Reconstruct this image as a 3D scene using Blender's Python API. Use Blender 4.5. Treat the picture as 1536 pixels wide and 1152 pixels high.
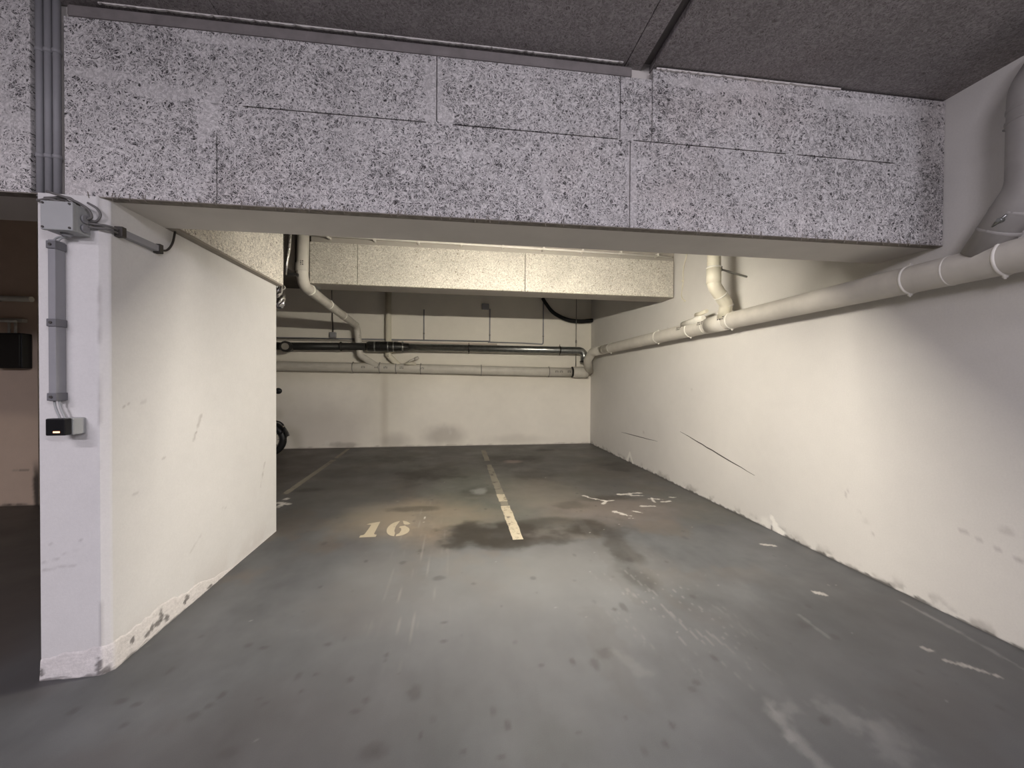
import bpy, bmesh, math, random
import numpy as np
from mathutils import Vector, Matrix

for o in list(bpy.data.objects):
    bpy.data.objects.remove(o, do_unlink=True)
random.seed(7)
SC = bpy.context.scene
COL = SC.collection

# ------------------------------------------------------------------ camera
cam_data = bpy.data.cameras.new('camera')
cam_data.sensor_width = 36.0
cam_data.lens = 585.0 / 1536.0 * 36.0
cam_data.clip_start = 0.02
cam = bpy.data.objects.new('camera', cam_data)
COL.objects.link(cam)
F = Vector((0.1439713, 0.98951383, -0.01160328))
RT = Vector((0.98957005, -0.1439024, 0.00657391))
UP = Vector((-0.00483523, 0.01242871, 0.99991107))
M = Matrix((RT, UP, -F)).transposed().to_4x4()
M.translation = Vector((0, 0, 1.45))
cam.matrix_world = M
SC.camera = cam

# ------------------------------------------------------------------ world, exposure, lamps of the driving aisle and an added fill light
SC.view_settings.view_transform = 'Standard'
SC.view_settings.look = 'None'
SC.view_settings.exposure = 0.0
SC.view_settings.gamma = 1.0
SC.view_settings.use_curve_mapping = False
w = bpy.data.worlds.new('garage_air')
SC.world = w
w.use_nodes = True
w.node_tree.nodes['Background'].inputs[0].default_value = (0.85, 0.82, 1.0, 1)
w.node_tree.nodes['Background'].inputs[1].default_value = 0.03

def area(name, loc, sx, sy, power, col, rot=(0, 0, 0)):
    l = bpy.data.lights.new(name, 'AREA')
    l.shape = 'RECTANGLE'; l.size = sx; l.size_y = sy
    l.energy = power; l.color = col
    o = bpy.data.objects.new(name, l); COL.objects.link(o)
    o.location = loc; o.rotation_euler = rot
    return o
COOL = (0.97, 0.90, 1.0)
COOL2 = (0.94, 0.90, 1.0)
area('aisle_and_fill_light', (-2.9, -0.5, 3.05), 1.2, 0.16, 52, COOL)
area('aisle_and_fill_light', (0.6, -1.2, 3.1), 1.2, 0.16, 46, COOL2, (0.35, -0.6, 0))
area('aisle_and_fill_light', (-6.6, 0.6, 3.05), 1.2, 0.16, 42, (1.0, 0.88, 0.76))  # unseen warm fill light added to brighten the neighbouring bay's wall
area('aisle_and_fill_light', (-2.2, -3.3, 3.1), 1.2, 0.16, 128, COOL, (0.45, -0.25, 0))
area('aisle_and_fill_light', (2.2, -2.6, 3.1), 1.2, 0.16, 108, COOL2, (0.42, 0.4, 0))
TUBE_STRENGTH = 1230.0
TUBE_COL = (1.0, 0.92, 0.79)

# ------------------------------------------------------------------ mesh helpers
class MB:
    def __init__(s):
        s.v = []; s.f = []; s.sm = []
    def add(s, vs, fs, smooth=False):
        b = len(s.v); s.v += [tuple(p) for p in vs]
        s.f += [tuple(i + b for i in f) for f in fs]; s.sm += [smooth] * len(fs)
        return s
    def box(s, x0, x1, y0, y1, z0, z1):
        vs = [(x, y, z) for z in (z0, z1) for y in (y0, y1) for x in (x0, x1)]
        return s.add(vs, [(0, 2, 3, 1), (4, 5, 7, 6), (0, 1, 5, 4), (2, 6, 7, 3), (0, 4, 6, 2), (1, 3, 7, 5)])
    def prism(s, pts, z0, z1):
        n = len(pts)
        vs = [(x, y, z0) for x, y in pts] + [(x, y, z1) for x, y in pts]
        fs = [tuple(reversed(range(n))), tuple(range(n, 2 * n))] + [(i, (i + 1) % n, n + (i + 1) % n, n + i) for i in range(n)]
        return s.add(vs, fs)
    def tube(s, path, r, n=20, cap=True):
        P = [Vector(p) for p in path]
        rs = r if isinstance(r, (list, tuple)) else [r] * len(P)
        T = []
        for i in range(len(P)):
            a = P[max(i - 1, 0)]; b = P[min(i + 1, len(P) - 1)]
            T.append((b - a).normalized())
        ref = Vector((0, 0, 1)) if abs(T[0].z) < 0.9 else Vector((1, 0, 0))
        u = T[0].cross(ref).normalized()
        vs = []
        for i, p in enumerate(P):
            u = (u - T[i] * u.dot(T[i])).normalized(); v = T[i].cross(u)
            for k in range(n):
                a = 2 * math.pi * k / n
                vs.append(p + (u * math.cos(a) + v * math.sin(a)) * rs[i])
        fs = []
        for i in range(len(P) - 1):
            for k in range(n):
                k2 = (k + 1) % n
                fs.append((i * n + k, i * n + k2, (i + 1) * n + k2, (i + 1) * n + k))
        s.add(vs, fs, True)
        if cap:
            s.add(vs[:n], [tuple(reversed(range(n)))]); s.add(vs[-n:], [tuple(range(n))])
        return s
    def ring(s, p, d, r, w, lip=0.006):
        """a collar round a pipe of radius r at p along direction d"""
        d = Vector(d).normalized(); p = Vector(p)
        a = p - d * w / 2; b = p + d * w / 2
        e = d * min(lip, w * 0.3)
        return s.tube([a, a + e, b - e, b], [r, r + lip, r + lip, r], 24)
    def sphere(s, c, r, n=12, sc=(1, 1, 1)):
        c = Vector(c); vs = []; fs = []
        for i in range(n + 1):
            t = math.pi * i / n
            for k in range(2 * n):
                a = math.pi * k / n
                vs.append((c.x + r * sc[0] * math.sin(t) * math.cos(a), c.y + r * sc[1] * math.sin(t) * math.sin(a), c.z + r * sc[2] * math.cos(t)))
        for i in range(n):
            for k in range(2 * n):
                k2 = (k + 1) % (2 * n)
                fs.append((i * 2 * n + k, (i + 1) * 2 * n + k, (i + 1) * 2 * n + k2, i * 2 * n + k2))
        return s.add(vs, fs, True)
    def build(s, name, mat, parent=None, bevel=0.0, fn=None):
        v = [fn(*p) for p in s.v] if fn else s.v
        me = bpy.data.meshes.new(name)
        me.from_pydata(v, [], s.f)
        bm = bmesh.new(); bm.from_mesh(me)
        bmesh.ops.remove_doubles(bm, verts=bm.verts, dist=1e-6)
        bmesh.ops.recalc_face_normals(bm, faces=bm.faces)
        bm.to_mesh(me); bm.free()
        if len(s.sm) == len(me.polygons):
            me.polygons.foreach_set('use_smooth', s.sm)
        else:
            me.polygons.foreach_set('use_smooth', [any(s.sm)] * len(me.polygons))
        me.materials.append(mat)
        o = bpy.data.objects.new(name, me); COL.objects.link(o)
        if bevel:
            m = o.modifiers.new('edge', 'BEVEL'); m.width = bevel; m.segments = 2; m.limit_method = 'ANGLE'
        if parent is not None:
            o.parent = parent
            o.matrix_parent_inverse = Matrix.Translation(-parent.location)
        return o

def tag(o, label=None, cat=None, group=None, kind=None):
    if label: o['label'] = label
    if cat: o['category'] = cat
    if group: o['group'] = group
    if kind: o['kind'] = kind
    return o
def thing(name, loc, label, cat, group=None):
    o = bpy.data.objects.new(name, None); COL.objects.link(o)
    o.location = loc; o.empty_display_size = 0.05
    return tag(o, label, cat, group)
def structure(o, label, cat):
    return tag(o, label, cat, kind='structure')

def fillet(pts, rad, seg=8):
    P = [Vector(p) for p in pts]; out = [P[0]]
    for i in range(1, len(P) - 1):
        a = (P[i - 1] - P[i]); b = (P[i + 1] - P[i])
        la, lb = a.length, b.length; a.normalize(); b.normalize()
        ang = a.angle(b)
        r = rad[i - 1] if isinstance(rad, (list, tuple)) else rad
        t = min(r / math.tan(ang / 2), la * 0.49, lb * 0.49)
        r2 = t * math.tan(ang / 2)
        bis = (a + b).normalized(); c = P[i] + bis * (r2 / math.sin(ang / 2))
        s0 = P[i] + a * t - c; s1 = P[i] + b * t - c
        for k in range(seg + 1):
            th = s0.angle(s1, 0.0); u = k / seg
            q = (s0 * math.sin((1 - u) * th) + s1 * math.sin(u * th)) / math.sin(th) if th > 1e-3 else s0.lerp(s1, u)
            out.append(c + q)
    out.append(P[-1])
    return out
def spline(pts, seg=8):
    P = [Vector(p) for p in pts]; P = [P[0] * 2 - P[1]] + P + [P[-1] * 2 - P[-2]]
    out = []
    for i in range(1, len(P) - 2):
        for k in range(seg):
            t = k / seg
            out.append(0.5 * ((2 * P[i]) + (P[i + 1] - P[i - 1]) * t + (2 * P[i - 1] - 5 * P[i] + 4 * P[i + 1] - P[i + 2]) * t * t + (3 * P[i] - P[i - 1] - 3 * P[i + 1] + P[i + 2]) * t ** 3))
    out.append(P[-2])
    return out

# ------------------------------------------------------------------ materials
class NT:
    def __init__(s, name):
        s.m = bpy.data.materials.new(name); s.m.use_nodes = True
        s.t = s.m.node_tree; s.b = s.t.nodes['Principled BSDF']
    def n(s, typ, **kw):
        nd = s.t.nodes.new(typ)
        for k, v in kw.items(): setattr(nd, k, v)
        return nd
    def link(s, a, b): s.t.links.new(a, b)
    def put(s, sock, v):
        if hasattr(v, 'links'): s.link(v, sock)
        else: sock.default_value = v
    def math(s, op, a, b=0.0, c=None, clamp=False):
        nd = s.n('ShaderNodeMath', operation=op, use_clamp=clamp)
        s.put(nd.inputs[0], a); s.put(nd.inputs[1], b)
        if c is not None: s.put(nd.inputs[2], c)
        return nd.outputs[0]
    def noise(s, vec, scale, detail=2.0, rough=0.5, dist=0.0):
        nd = s.n('ShaderNodeTexNoise')
        if vec is not None: s.link(vec, nd.inputs['Vector'])
        nd.inputs['Scale'].default_value = scale; nd.inputs['Detail'].default_value = detail
        nd.inputs['Roughness'].default_value = rough; nd.inputs['Distortion'].default_value = dist
        return nd.outputs['Fac']
    def mapping(s, vec, rot=(0, 0, 0), scale=(1, 1, 1), loc=(0, 0, 0)):
        # turn first, then stretch
        a = s.n('ShaderNodeMapping', vector_type='TEXTURE'); s.link(vec, a.inputs[0])
        a.inputs['Rotation'].default_value = rot; a.inputs['Scale'].default_value = [1.0 / q for q in scale]; a.inputs['Location'].default_value = loc
        return a.outputs[0]
    def rng(s, v, a, b, c=0.0, d=1.0, smooth=True):
        nd = s.n('ShaderNodeMapRange', interpolation_type='SMOOTHSTEP' if smooth else 'LINEAR')
        s.put(nd.inputs[0], v)
        for i, q in enumerate((a, b, c, d)): s.put(nd.inputs[i + 1], q)
        return nd.outputs[0]
    def mix(s, f, a, b):
        nd = s.n('ShaderNodeMix', data_type='RGBA')
        s.put(nd.inputs[0], f)
        s.put(nd.inputs[6], a if hasattr(a, 'links') else (*a, 1)); s.put(nd.inputs[7], b if hasattr(b, 'links') else (*b, 1))
        return nd.outputs[2]
    def mul(s, col, f):
        nd = s.n('ShaderNodeMix', data_type='RGBA', blend_type='MULTIPLY')
        nd.inputs[0].default_value = 1
        s.put(nd.inputs[6], col if hasattr(col, 'links') else (*col, 1)); s.link(f, nd.inputs[7])
        return nd.outputs[2]
    def obj(s): return s.n('ShaderNodeTexCoord').outputs['Object']
    def bump(s, h, strength, dist=0.01):
        nd = s.n('ShaderNodeBump'); nd.inputs['Strength'].default_value = strength; nd.inputs['Distance'].default_value = dist
        s.link(h, nd.inputs['Height']); s.link(nd.outputs[0], s.b.inputs['Normal'])
    def out(s, col, rough=0.7, metal=0.0, spec=0.3):
        s.put(s.b.inputs['Base Color'], col if hasattr(col, 'links') else (*col, 1))
        s.put(s.b.inputs['Roughness'], rough); s.put(s.b.inputs['Metallic'], metal)
        s.b.inputs['Specular IOR Level'].default_value = spec
        return s.m

def plain(name, col, rough=0.6, metal=0.0, var=0.12, scale=9.0, bump=0.0, bscale=150.0, spec=0.3):
    t = NT(name); P = t.obj()
    n = t.noise(P, scale, 4, 0.6)
    v = t.rng(n, 0.25, 0.75, 1 - var, 1 + var * 0.6, False)
    c = t.mul(col, v)
    if bump: t.bump(t.noise(P, bscale, 3, 0.6), bump, 0.004)
    return t.out(c, rough, metal, spec)

def woodwool(name, axis, light, dark, wid=0.030, patches=(), patch_amount=0.5, scale=1.3, fine=1.0):
    """wood-wool cement board: curly strands over dark gaps, with smears of smooth paint. axis = normal of the board"""
    t = NT(name); P = t.obj()
    warp = t.n('ShaderNodeTexNoise'); t.link(P, warp.inputs['Vector']); warp.inputs['Scale'].default_value = 22 * scale; warp.inputs['Detail'].default_value = 1
    off = t.n('ShaderNodeVectorMath', operation='MULTIPLY_ADD')
    t.link(warp.outputs['Color'], off.inputs[0]); off.inputs[1].default_value = (0.05 / scale,) * 3; t.link(P, off.inputs[2])
    Q = off.outputs[0]
    d = None
    for k, ang in enumerate((0.2, 0.85, 1.5, 2.15, 2.75)):
        rot = [0, 0, 0]; rot[axis] = ang
        sc = [22.0 * scale] * 3
        long_ax = (axis + 1) % 3; short_ax = (axis + 2) % 3
        sc[long_ax] = 12.0 * scale; sc[short_ax] = 84.0 * scale; sc[axis] = 5.0
        v = t.mapping(Q, tuple(rot), tuple(sc), (3.1 * k, 1.7 * k, 5.3 * k))
        n = t.noise(v, fine, 0.0)
        a = t.math('ABSOLUTE', t.math('SUBTRACT', n, 0.5))
        d = a if d is None else t.math('MINIMUM', d, a)
    big = t.noise(P, 1.7, 3, 0.6)
    mid = t.noise(P, 9.0, 3, 0.6)
    wl = t.math('ADD', t.math('MULTIPLY', big, 0.07), t.math('MULTIPLY', mid, 0.07))
    wl = t.math('ADD', wl, wid - 0.07)
    sx = t.n('ShaderNodeSeparateXYZ'); t.link(P, sx.inputs[0])
    A, B = [(1, 2), (0, 2), (0, 1)][axis]
    pm = None
    jit = t.math('MULTIPLY', t.math('SUBTRACT', t.noise(P, 11, 4, 0.75), 0.5), 2.6)
    for (ca, cb, ra, rb, sl, *st) in patches:
        da = t.math('SUBTRACT', sx.outputs[A], ca); db = t.math('SUBTRACT', sx.outputs[B], cb)
        da = t.math('SUBTRACT', da, t.math('MULTIPLY', db, sl))
        q = t.math('SQRT', t.math('ADD', t.math('POWER', t.math('DIVIDE', da, ra), 2), t.math('POWER', t.math('DIVIDE', db, rb), 2)))
        m = t.rng(t.math('ADD', q, jit), 1.15, 0.75, 0.0, st[0] if st else 1.0)
        pm = m if pm is None else t.math('MAXIMUM', pm, m)
    if pm is not None: wl = t.math('ADD', wl, t.math('MULTIPLY', pm, 0.16))
    gap = t.rng(d, wl, t.math('ADD', wl, 0.05))
    base = t.mul(light, t.rng(t.noise(P, 2.3, 4, 0.65), 0.3, 0.7, 0.86, 1.08, False))
    strand = t.rng(d, 0.0, 0.06, 1.14, 0.78, False)
    base = t.mul(base, strand)
    if patch_amount:
        dirt = t.rng(t.noise(P, 1.1, 4, 0.6), 0.5, 0.75, 0.0, patch_amount)
        base = t.mix(dirt, base, t.mul(base, t.rgb((0.78, 0.72, 0.70)))) if hasattr(t, 'rgb') else base
    shade = t.rng(t.noise(Q, 55 * scale, 2, 0.6), 0.40, 0.62, 0.80, 1.05)
    base = t.mul(base, shade)
    c = t.mix(gap, base, dark)
    t.bump(t.math('SUBTRACT', 1.0, t.math('MULTIPLY', gap, 1.0)), 0.35, 0.004)
    return t.out(c, 0.9, 0, 0.15)
def _rgb(s, c):
    n = s.n('ShaderNodeRGB'); n.outputs[0].default_value = (*c, 1); return n.outputs[0]
NT.rgb = _rgb

def vcol(name, rough=0.7, fine_scale=160.0, fine_amt=0.10, bump=0.12, bscale=220.0, spec=0.3, rough_noise=0.0):
    t = NT(name); P = t.obj()
    at = t.n('ShaderNodeVertexColor'); at.layer_name = 'paint'
    f = t.rng(t.noise(P, fine_scale, 3, 0.7), 0.25, 0.75, 1 - fine_amt, 1 + fine_amt, False)
    c = t.mul(at.outputs['Color'], f)
    t.bump(t.noise(P, bscale, 3, 0.65), bump, 0.004)
    r = rough
    if rough_noise:
        r = t.rng(t.noise(P, 1.6, 4, 0.6), 0.3, 0.7, rough - rough_noise, rough + rough_noise, False)
    return t.out(c, r, 0, spec)

PIPE = plain('grey_white_pipe', (0.62, 0.59, 0.53), 0.45, 0, 0.12, 6)
PIPE_PALE = plain('cream_pipe', (0.72, 0.68, 0.56), 0.42, 0, 0.06, 6)
PIPE_NEAR = plain('grey_pipe', (0.34, 0.325, 0.31), 0.5, 0, 0.14, 7)
SEAL = plain('pale_seal', (0.78, 0.755, 0.69), 0.5)
STICK = plain('dark_print', (0.07, 0.065, 0.06), 0.6)
DARKPIPE = plain('dark_steel', (0.035, 0.034, 0.032), 0.45, 0.2)
GALV = plain('galvanised_steel', (0.36, 0.37, 0.36), 0.30, 0.9, 0.3, 14)
STEEL = plain('steel_clip', (0.30, 0.29, 0.27), 0.4, 0.7)
BLACK = plain('black_rubber', (0.012, 0.012, 0.012), 0.45)
BLACKM = plain('black_paint', (0.012, 0.012, 0.013), 0.3)
GREYPVC = plain('grey_plastic', (0.30, 0.30, 0.315), 0.5, 0, 0.08)
BOXPVC = plain('pale_grey_plastic', (0.40, 0.41, 0.41), 0.5, 0, 0.06)
WIRE = plain('grey_cable', (0.16, 0.155, 0.15), 0.5)
DARKWIRE = plain('dark_cable', (0.05, 0.045, 0.04), 0.5)
CONC = plain('raw_concrete', (0.20, 0.185, 0.175), 0.9, 0, 0.2, 7, 0.3, 90)
SOFFIT = plain('painted_concrete_soffit', (0.66, 0.63, 0.59), 0.85, 0, 0.07, 3, 0.15, 120)
FILLER = plain('white_filler', (0.72, 0.69, 0.66), 0.9, 0, 0.1, 40, 0.5, 60)
FOIL = plain('crinkled_foil', (0.85, 0.85, 0.85), 0.18, 1.0, 0.1, 30, 1.0, 35)
WHITE = plain('white_enamel', (0.75, 0.74, 0.70), 0.4)

BEAM_PATCH = [(-0.12, 2.98, 0.05, 0.18, 0.0), (-0.06, 2.85, 0.05, 0.06, 0.0), (-1.21, 2.76, 0.045, 0.13, 0.25), (-1.42, 2.845, 0.14, 0.03, -0.12), (-1.68, 2.90, 0.17, 0.028, -0.12),
              (0.485, 2.50, 0.012, 0.10, -0.25), (0.505, 2.43, 0.022, 0.05, -0.2), (0.98, 2.60, 0.028, 0.24, 0.0), (0.93, 2.86, 0.022, 0.06, 0), (0.1, 2.66, 0.08, 0.014, 0.0),
              (2.6, 3.14, 0.5, 0.045, 0, 0.6), (1.5, 3.16, 0.35, 0.03, 0.0), (-1.15, 3.12, 0.2, 0.02, 0), (-2.6, 2.75, 0.62, 0.5, 0, 0.45), (0.99, 2.36, 0.025, 0.04, 0), (-1.80, 2.35, 0.08, 0.05, 0)]
WOOL = woodwool('wood_wool_front', 1, (0.65, 0.63, 0.622), (0.072, 0.068, 0.068), 0.024, BEAM_PATCH, 0.5, 1.4)
WOOL_X = woodwool('wood_wool_side', 0, (0.82, 0.78, 0.70), (0.17, 0.14, 0.11), 0.042, [], 0.0)
WOOL_B = woodwool('wood_wool_cross', 1, (0.63, 0.60, 0.53), (0.24, 0.20, 0.15), 0.058, [(3.0, 2.9, 0.08, 0.4, 0)], 0.0)
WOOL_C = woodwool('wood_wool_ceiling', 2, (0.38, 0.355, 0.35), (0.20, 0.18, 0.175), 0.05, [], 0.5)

# ------------------------------------------------------------------ painted surfaces (stains, wear and dirt with their own shapes, plus some painted dimness)
RS = np.random.RandomState(11)
LAT = RS.rand(8, 256, 256)
def vn(x, y, k):
    xi = np.floor(x).astype(int); yi = np.floor(y).astype(int)
    fx = x - xi; fy = y - yi; fx = fx * fx * (3 - 2 * fx); fy = fy * fy * (3 - 2 * fy)
    L = LAT[k % 8]
    g = lambda a, b: L[a & 255, b & 255]
    return (g(xi, yi) * (1 - fx) + g(xi + 1, yi) * fx) * (1 - fy) + (g(xi, yi + 1) * (1 - fx) + g(xi + 1, yi + 1) * fx) * fy
def fbm(x, y, s, k=0, oct=4, gain=0.5):
    o = 0; a = 1; t = 0
    for i in range(oct):
        o = o + a * vn(x * s + 17.3 * i + k * 5.1, y * s + 9.7 * i + k * 3.3, k + i); t += a; a *= gain; s *= 2.03
    return o / t
def sst(v, a, b):
    t = np.clip((v - a) / (b - a), 0, 1); return t * t * (3 - 2 * t)
def blob(x, y, cx, cy, rx, ry, soft=0.5, warp=0.35, freq=6.0, k=0, rot=0.0):
    c, s = math.cos(rot), math.sin(rot)
    dx = (x - cx) * c + (y - cy) * s; dy = -(x - cx) * s + (y - cy) * c
    q = np.sqrt((dx / rx) ** 2 + (dy / ry) ** 2)
    q = q + (fbm(x, y, freq, k, 4, 0.6) - 0.5) * 2 * warp
    return 1 - sst(q, 1 - soft, 1 + soft)
def seg(x, y, x0, y0, x1, y1, wd, warp=0.6, freq=30.0, k=1, e0=0.7, e1=1.2):
    dx, dy = x1 - x0, y1 - y0; L2 = dx * dx + dy * dy
    t = np.clip(((x - x0) * dx + (y - y0) * dy) / L2, 0, 1)
    q = np.hypot(x - x0 - t * dx, y - y0 - t * dy) / wd
    q = q + (fbm(x, y, freq, k, 3, 0.6) - 0.5) * 2 * warp
    return 1 - sst(q, e0, e1)
def lay(C, m, col, amt=1.0):
    m = (m * amt)[..., None]
    return C * (1 - m) + np.array(col) * m
def grid(name, us, vs, place, colour, mat, parent=None):
    U, V = np.meshgrid(us, vs)
    pts = np.stack(place(U, V), -1).reshape(-1, 3)
    nu, nv = len(us), len(vs)
    i = np.arange(nu * nv).reshape(nv, nu)
    q = np.stack([i[:-1, :-1], i[:-1, 1:], i[1:, 1:], i[1:, :-1]], -1).reshape(-1, 4)
    me = bpy.data.meshes.new(name)
    me.vertices.add(len(pts)); me.vertices.foreach_set('co', pts.astype(np.float32).ravel())
    me.loops.add(q.size); me.loops.foreach_set('vertex_index', q.astype(np.int32).ravel())
    me.polygons.add(len(q)); me.polygons.foreach_set('loop_start', (np.arange(len(q)) * 4).astype(np.int32))
    me.update(calc_edges=True)
    C = colour(U, V).reshape(-1, 3)
    a = me.color_attributes.new('paint', 'FLOAT_COLOR', 'POINT')
    a.data.foreach_set('color', np.concatenate([np.clip(C, 0, 1), np.ones((len(C), 1))], 1).astype(np.float32).ravel())
    me.materials.append(mat)
    o = bpy.data.objects.new(name, me); COL.objects.link(o)
    if parent is not None: o.parent = parent
    return o
def span(*seq):
    out = []
    for a, b, s in seq:
        n = max(1, int(round((b - a) / s))); out.append(np.linspace(a, b, n, endpoint=False))
    return np.concatenate(out + [np.array([seq[-1][1]])])

SPOTS = [(-1.47, 1.96, 0.029, 0.02), (-1.39, 1.93, 0.023, 0.016), (-1.63, 1.93, 0.02, 0.025), (-1.1, 2.28, 0.021, 0.025), (-1.01, 2.25, 0.025, 0.019), (-0.68, 2.23, 0.021, 0.018), (-0.75, 2.01, 0.016, 0.03), (-1.1, 1.83, 0.028, 0.031), (-1.07, 1.88, 0.02, 0.022), (-0.86, 1.63, 0.041, 0.027), (-0.83, 1.86, 0.01, 0.013), (-1.39, 2.13, 0.016, 0.035), (-1.36, 1.82, 0.016, 0.019), (-0.87, 1.89, 0.015, 0.013), (-1.4, 2.39, 0.018, 0.021), (-0.67, 2.01, 0.013, 0.014), (-0.43, 1.76, 0.026, 0.015), (-0.31, 1.56, 0.057, 0.042), (0.04, 1.51, 0.016, 0.014), (0.18, 1.47, 0.017, 0.013), (0.44, 1.92, 0.017, 0.014), (-0.06, 2.34, 0.02, 0.014), (-0.06, 2.17, 0.022, 0.017), (-0.35, 2.1, 0.014, 0.021), (0.8, 1.96, 0.057, 0.047), (0.71, 1.89, 0.023, 0.048), (1.07, 2.35, 0.021, 0.063), (0.57, 2.78, 0.024, 0.029), (-0.11, 2.87, 0.049, 0.039), (-0.18, 1.83, 0.036, 0.048), (0.91, 1.51, 0.016, 0.024), (0.17, 1.68, 0.015, 0.031), (2.14, 1.91, 0.023, 0.03), (2.06, 2.03, 0.04, 0.041), (1.57, 1.44, 0.026, 0.025), (2.26, 2.19, 0.018, 0.029), (-0.28, 3.35, 0.034, 0.04), (-0.4, 3.15, 0.032, 0.035), (-1.13, 3.61, 0.028, 0.047), (1.68, 2.89, 0.016, 0.025), (2.11, 3.32, 0.03, 0.052), (1.4, 2.96, 0.027, 0.05), (1.15, 1.71, 0.022, 0.023), (0.51, 1.53, 0.011, 0.012)]

def floor_colour(x, y):
    n1 = fbm(x, y, 0.9, 0, 5, 0.55); n2 = fbm(x, y, 3.5, 2, 5, 0.6); n3 = fbm(x, y * 0.35, 16, 3, 3, 0.6)
    C = np.ones(x.shape + (3,)) * np.array([0.098, 0.1015, 0.105])
    C = C * (0.66 + 0.62 * n1 + 0.58 * (n2 - 0.5) + 0.20 * (n3 - 0.5))[..., None]
    C = lay(C, sst(fbm(x + 3, y, 1.4, 7, 5, 0.6), 0.50, 0.68), (0.085, 0.078, 0.076), 0.42)
    C = lay(C, sst(fbm(x, y + 5, 2.2, 4, 5, 0.6), 0.54, 0.70) * sst(y, 2.2, 3.2), (0.12, 0.098, 0.078), 0.5)
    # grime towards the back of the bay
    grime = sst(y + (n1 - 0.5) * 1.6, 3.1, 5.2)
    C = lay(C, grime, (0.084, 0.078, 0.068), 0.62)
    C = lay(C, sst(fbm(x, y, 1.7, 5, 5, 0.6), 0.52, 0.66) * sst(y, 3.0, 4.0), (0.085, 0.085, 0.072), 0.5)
    # rusty, ochre and green-grey patches
    C = lay(C, blob(x, y, -0.25, 4.2, 0.55, 0.55, 0.6, 0.5, 3, 1), (0.30, 0.235, 0.16), 0.55)
    C = lay(C, blob(x, y, -0.7, 4.2, 0.45, 0.45, 0.6, 0.5, 3, 2), (0.24, 0.21, 0.165), 0.55)
    C = lay(C, blob(x, y, 0.3, 5.0, 0.6, 1.0, 0.6, 0.5, 3, 3), (0.115, 0.125, 0.10), 0.5)
    C = lay(C, blob(x, y, 1.75, 4.15, 0.75, 0.42, 0.6, 0.4, 4, 4), (0.17, 0.14, 0.12), 0.6)
    C = lay(C, blob(x, y, 1.0, 4.9, 0.5, 0.8, 0.6, 0.5, 3, 5), (0.19, 0.17, 0.14), 0.5)
    # clean worn lane
    C = lay(C, blob(x, y, -0.15, 2.95, 0.75, 0.45, 0.7, 0.5, 2.5, 6), (0.17, 0.172, 0.166), 0.5)
    C = lay(C, blob(x, y, 1.0, 2.95, 0.55, 0.5, 0.7, 0.5, 2.5, 7), (0.165, 0.167, 0.163), 0.5)
    C = lay(C, blob(x, y, 0.35, 2.25, 1.3, 0.7, 0.7, 0.5, 2.0, 1), (0.16, 0.161, 0.162), 0.35)
    # oil
    for cx, cy, rx, ry, a in ((0.35, 3.62, 0.45, 0.24, 0.85), (0.15, 3.72, 0.22, 0.2, 0.6), (0.62, 3.42, 0.42, 0.10, 0.7), (0.9, 3.85, 0.45, 0.14, 0.55), (1.33, 3.60, 0.26, 0.2, 0.8), (1.42, 3.2, 0.10, 0.30, 0.6), (1.33, 2.75, 0.09, 0.25, 0.5),
                              (-0.57, 6.1, 0.30, 0.42, 0.85), (-0.25, 6.1, 0.35, 0.5, 0.65), (-0.62, 5.55, 0.12, 0.25, 0.5), (-0.9, 7.2, 0.5, 0.25, 0.6), (0.92, 6.95, 0.5, 0.5, 0.75), (1.4, 6.95, 0.3, 0.3, 0.6), (1.25, 5.85, 0.3, 0.25, 0.6), (2.7, 6.2, 0.3, 0.3, 0.6), (1.8, 7.85, 0.2, 0.12, 0.8),
                              (0.25, 5.0, 0.25, 0.25, 0.5), (-1.6, 6.3, 0.6, 0.3, 0.4), (-1.9, 5.35, 0.16, 0.10, 0.7), (-1.75, 7.4, 0.5, 0.2, 0.5), (1.85, 4.55, 0.3, 0.12, 0.6), (1.35, 4.35, 0.2, 0.1, 0.4), (-0.45, 4.45, 0.25, 0.08, 0.5)):
        m = blob(x, y, cx, cy, rx, ry, 0.55, 0.75, 5, 3) * (0.55 + 0.9 * fbm(x, y, 9, 6, 4, 0.6))
        C = lay(C, np.clip(m, 0, 1), (0.030, 0.026, 0.021), a)
    C = lay(C, blob(x, y, 1.0, 6.8, 0.14, 0.12, 0.5, 0.5, 12, 6), (0.30, 0.22, 0.19), 0.5)
    C = lay(C, blob(x, y, 0.31, 5.05, 0.10, 0.14, 0.5, 0.6, 12, 7), (0.28, 0.29, 0.27), 0.6)
    for i, (cx, cy, rx, ry) in enumerate(SPOTS):
        C = lay(C, blob(x, y, cx, cy, rx * 0.85, ry * 0.85, 0.5, 0.5, 28, i), (0.045, 0.042, 0.042), 0.5)
    # random small drips
    for i in range(150):
        cx = RS.uniform(-1.5, 2.9); cy = 1.35 + 5 * RS.rand() ** 1.6; r = RS.uniform(0.005, 0.017)
        C = lay(C, blob(x, y, cx, cy, r, r * RS.uniform(0.8, 2.0), 0.5, 0.4, 40, i), (0.045, 0.041, 0.04), RS.uniform(0.25, 0.6))
    # tyre scuffs
    for x0, y0, x1, y1, wd, a in ((1.28, 3.9, 1.18, 2.4, 0.05, 0.3), (1.48, 3.3, 1.42, 2.3, 0.04, 0.3), (-0.32, 4.2, -0.30, 2.7, 0.10, 0.22), (0.85, 2.3, 0.80, 1.7, 0.09, 0.25)):
        C = lay(C, seg(x, y, x0, y0, x1, y1, wd, 0.9, 14, 2), (0.10, 0.095, 0.09), a)
    scr = sst(vn(x * 120, y * 3.0, 4), 0.80, 0.95) * blob(x, y, -0.27, 3.3, 0.22, 1.2, 0.6, 0.3, 4, 2)
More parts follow.
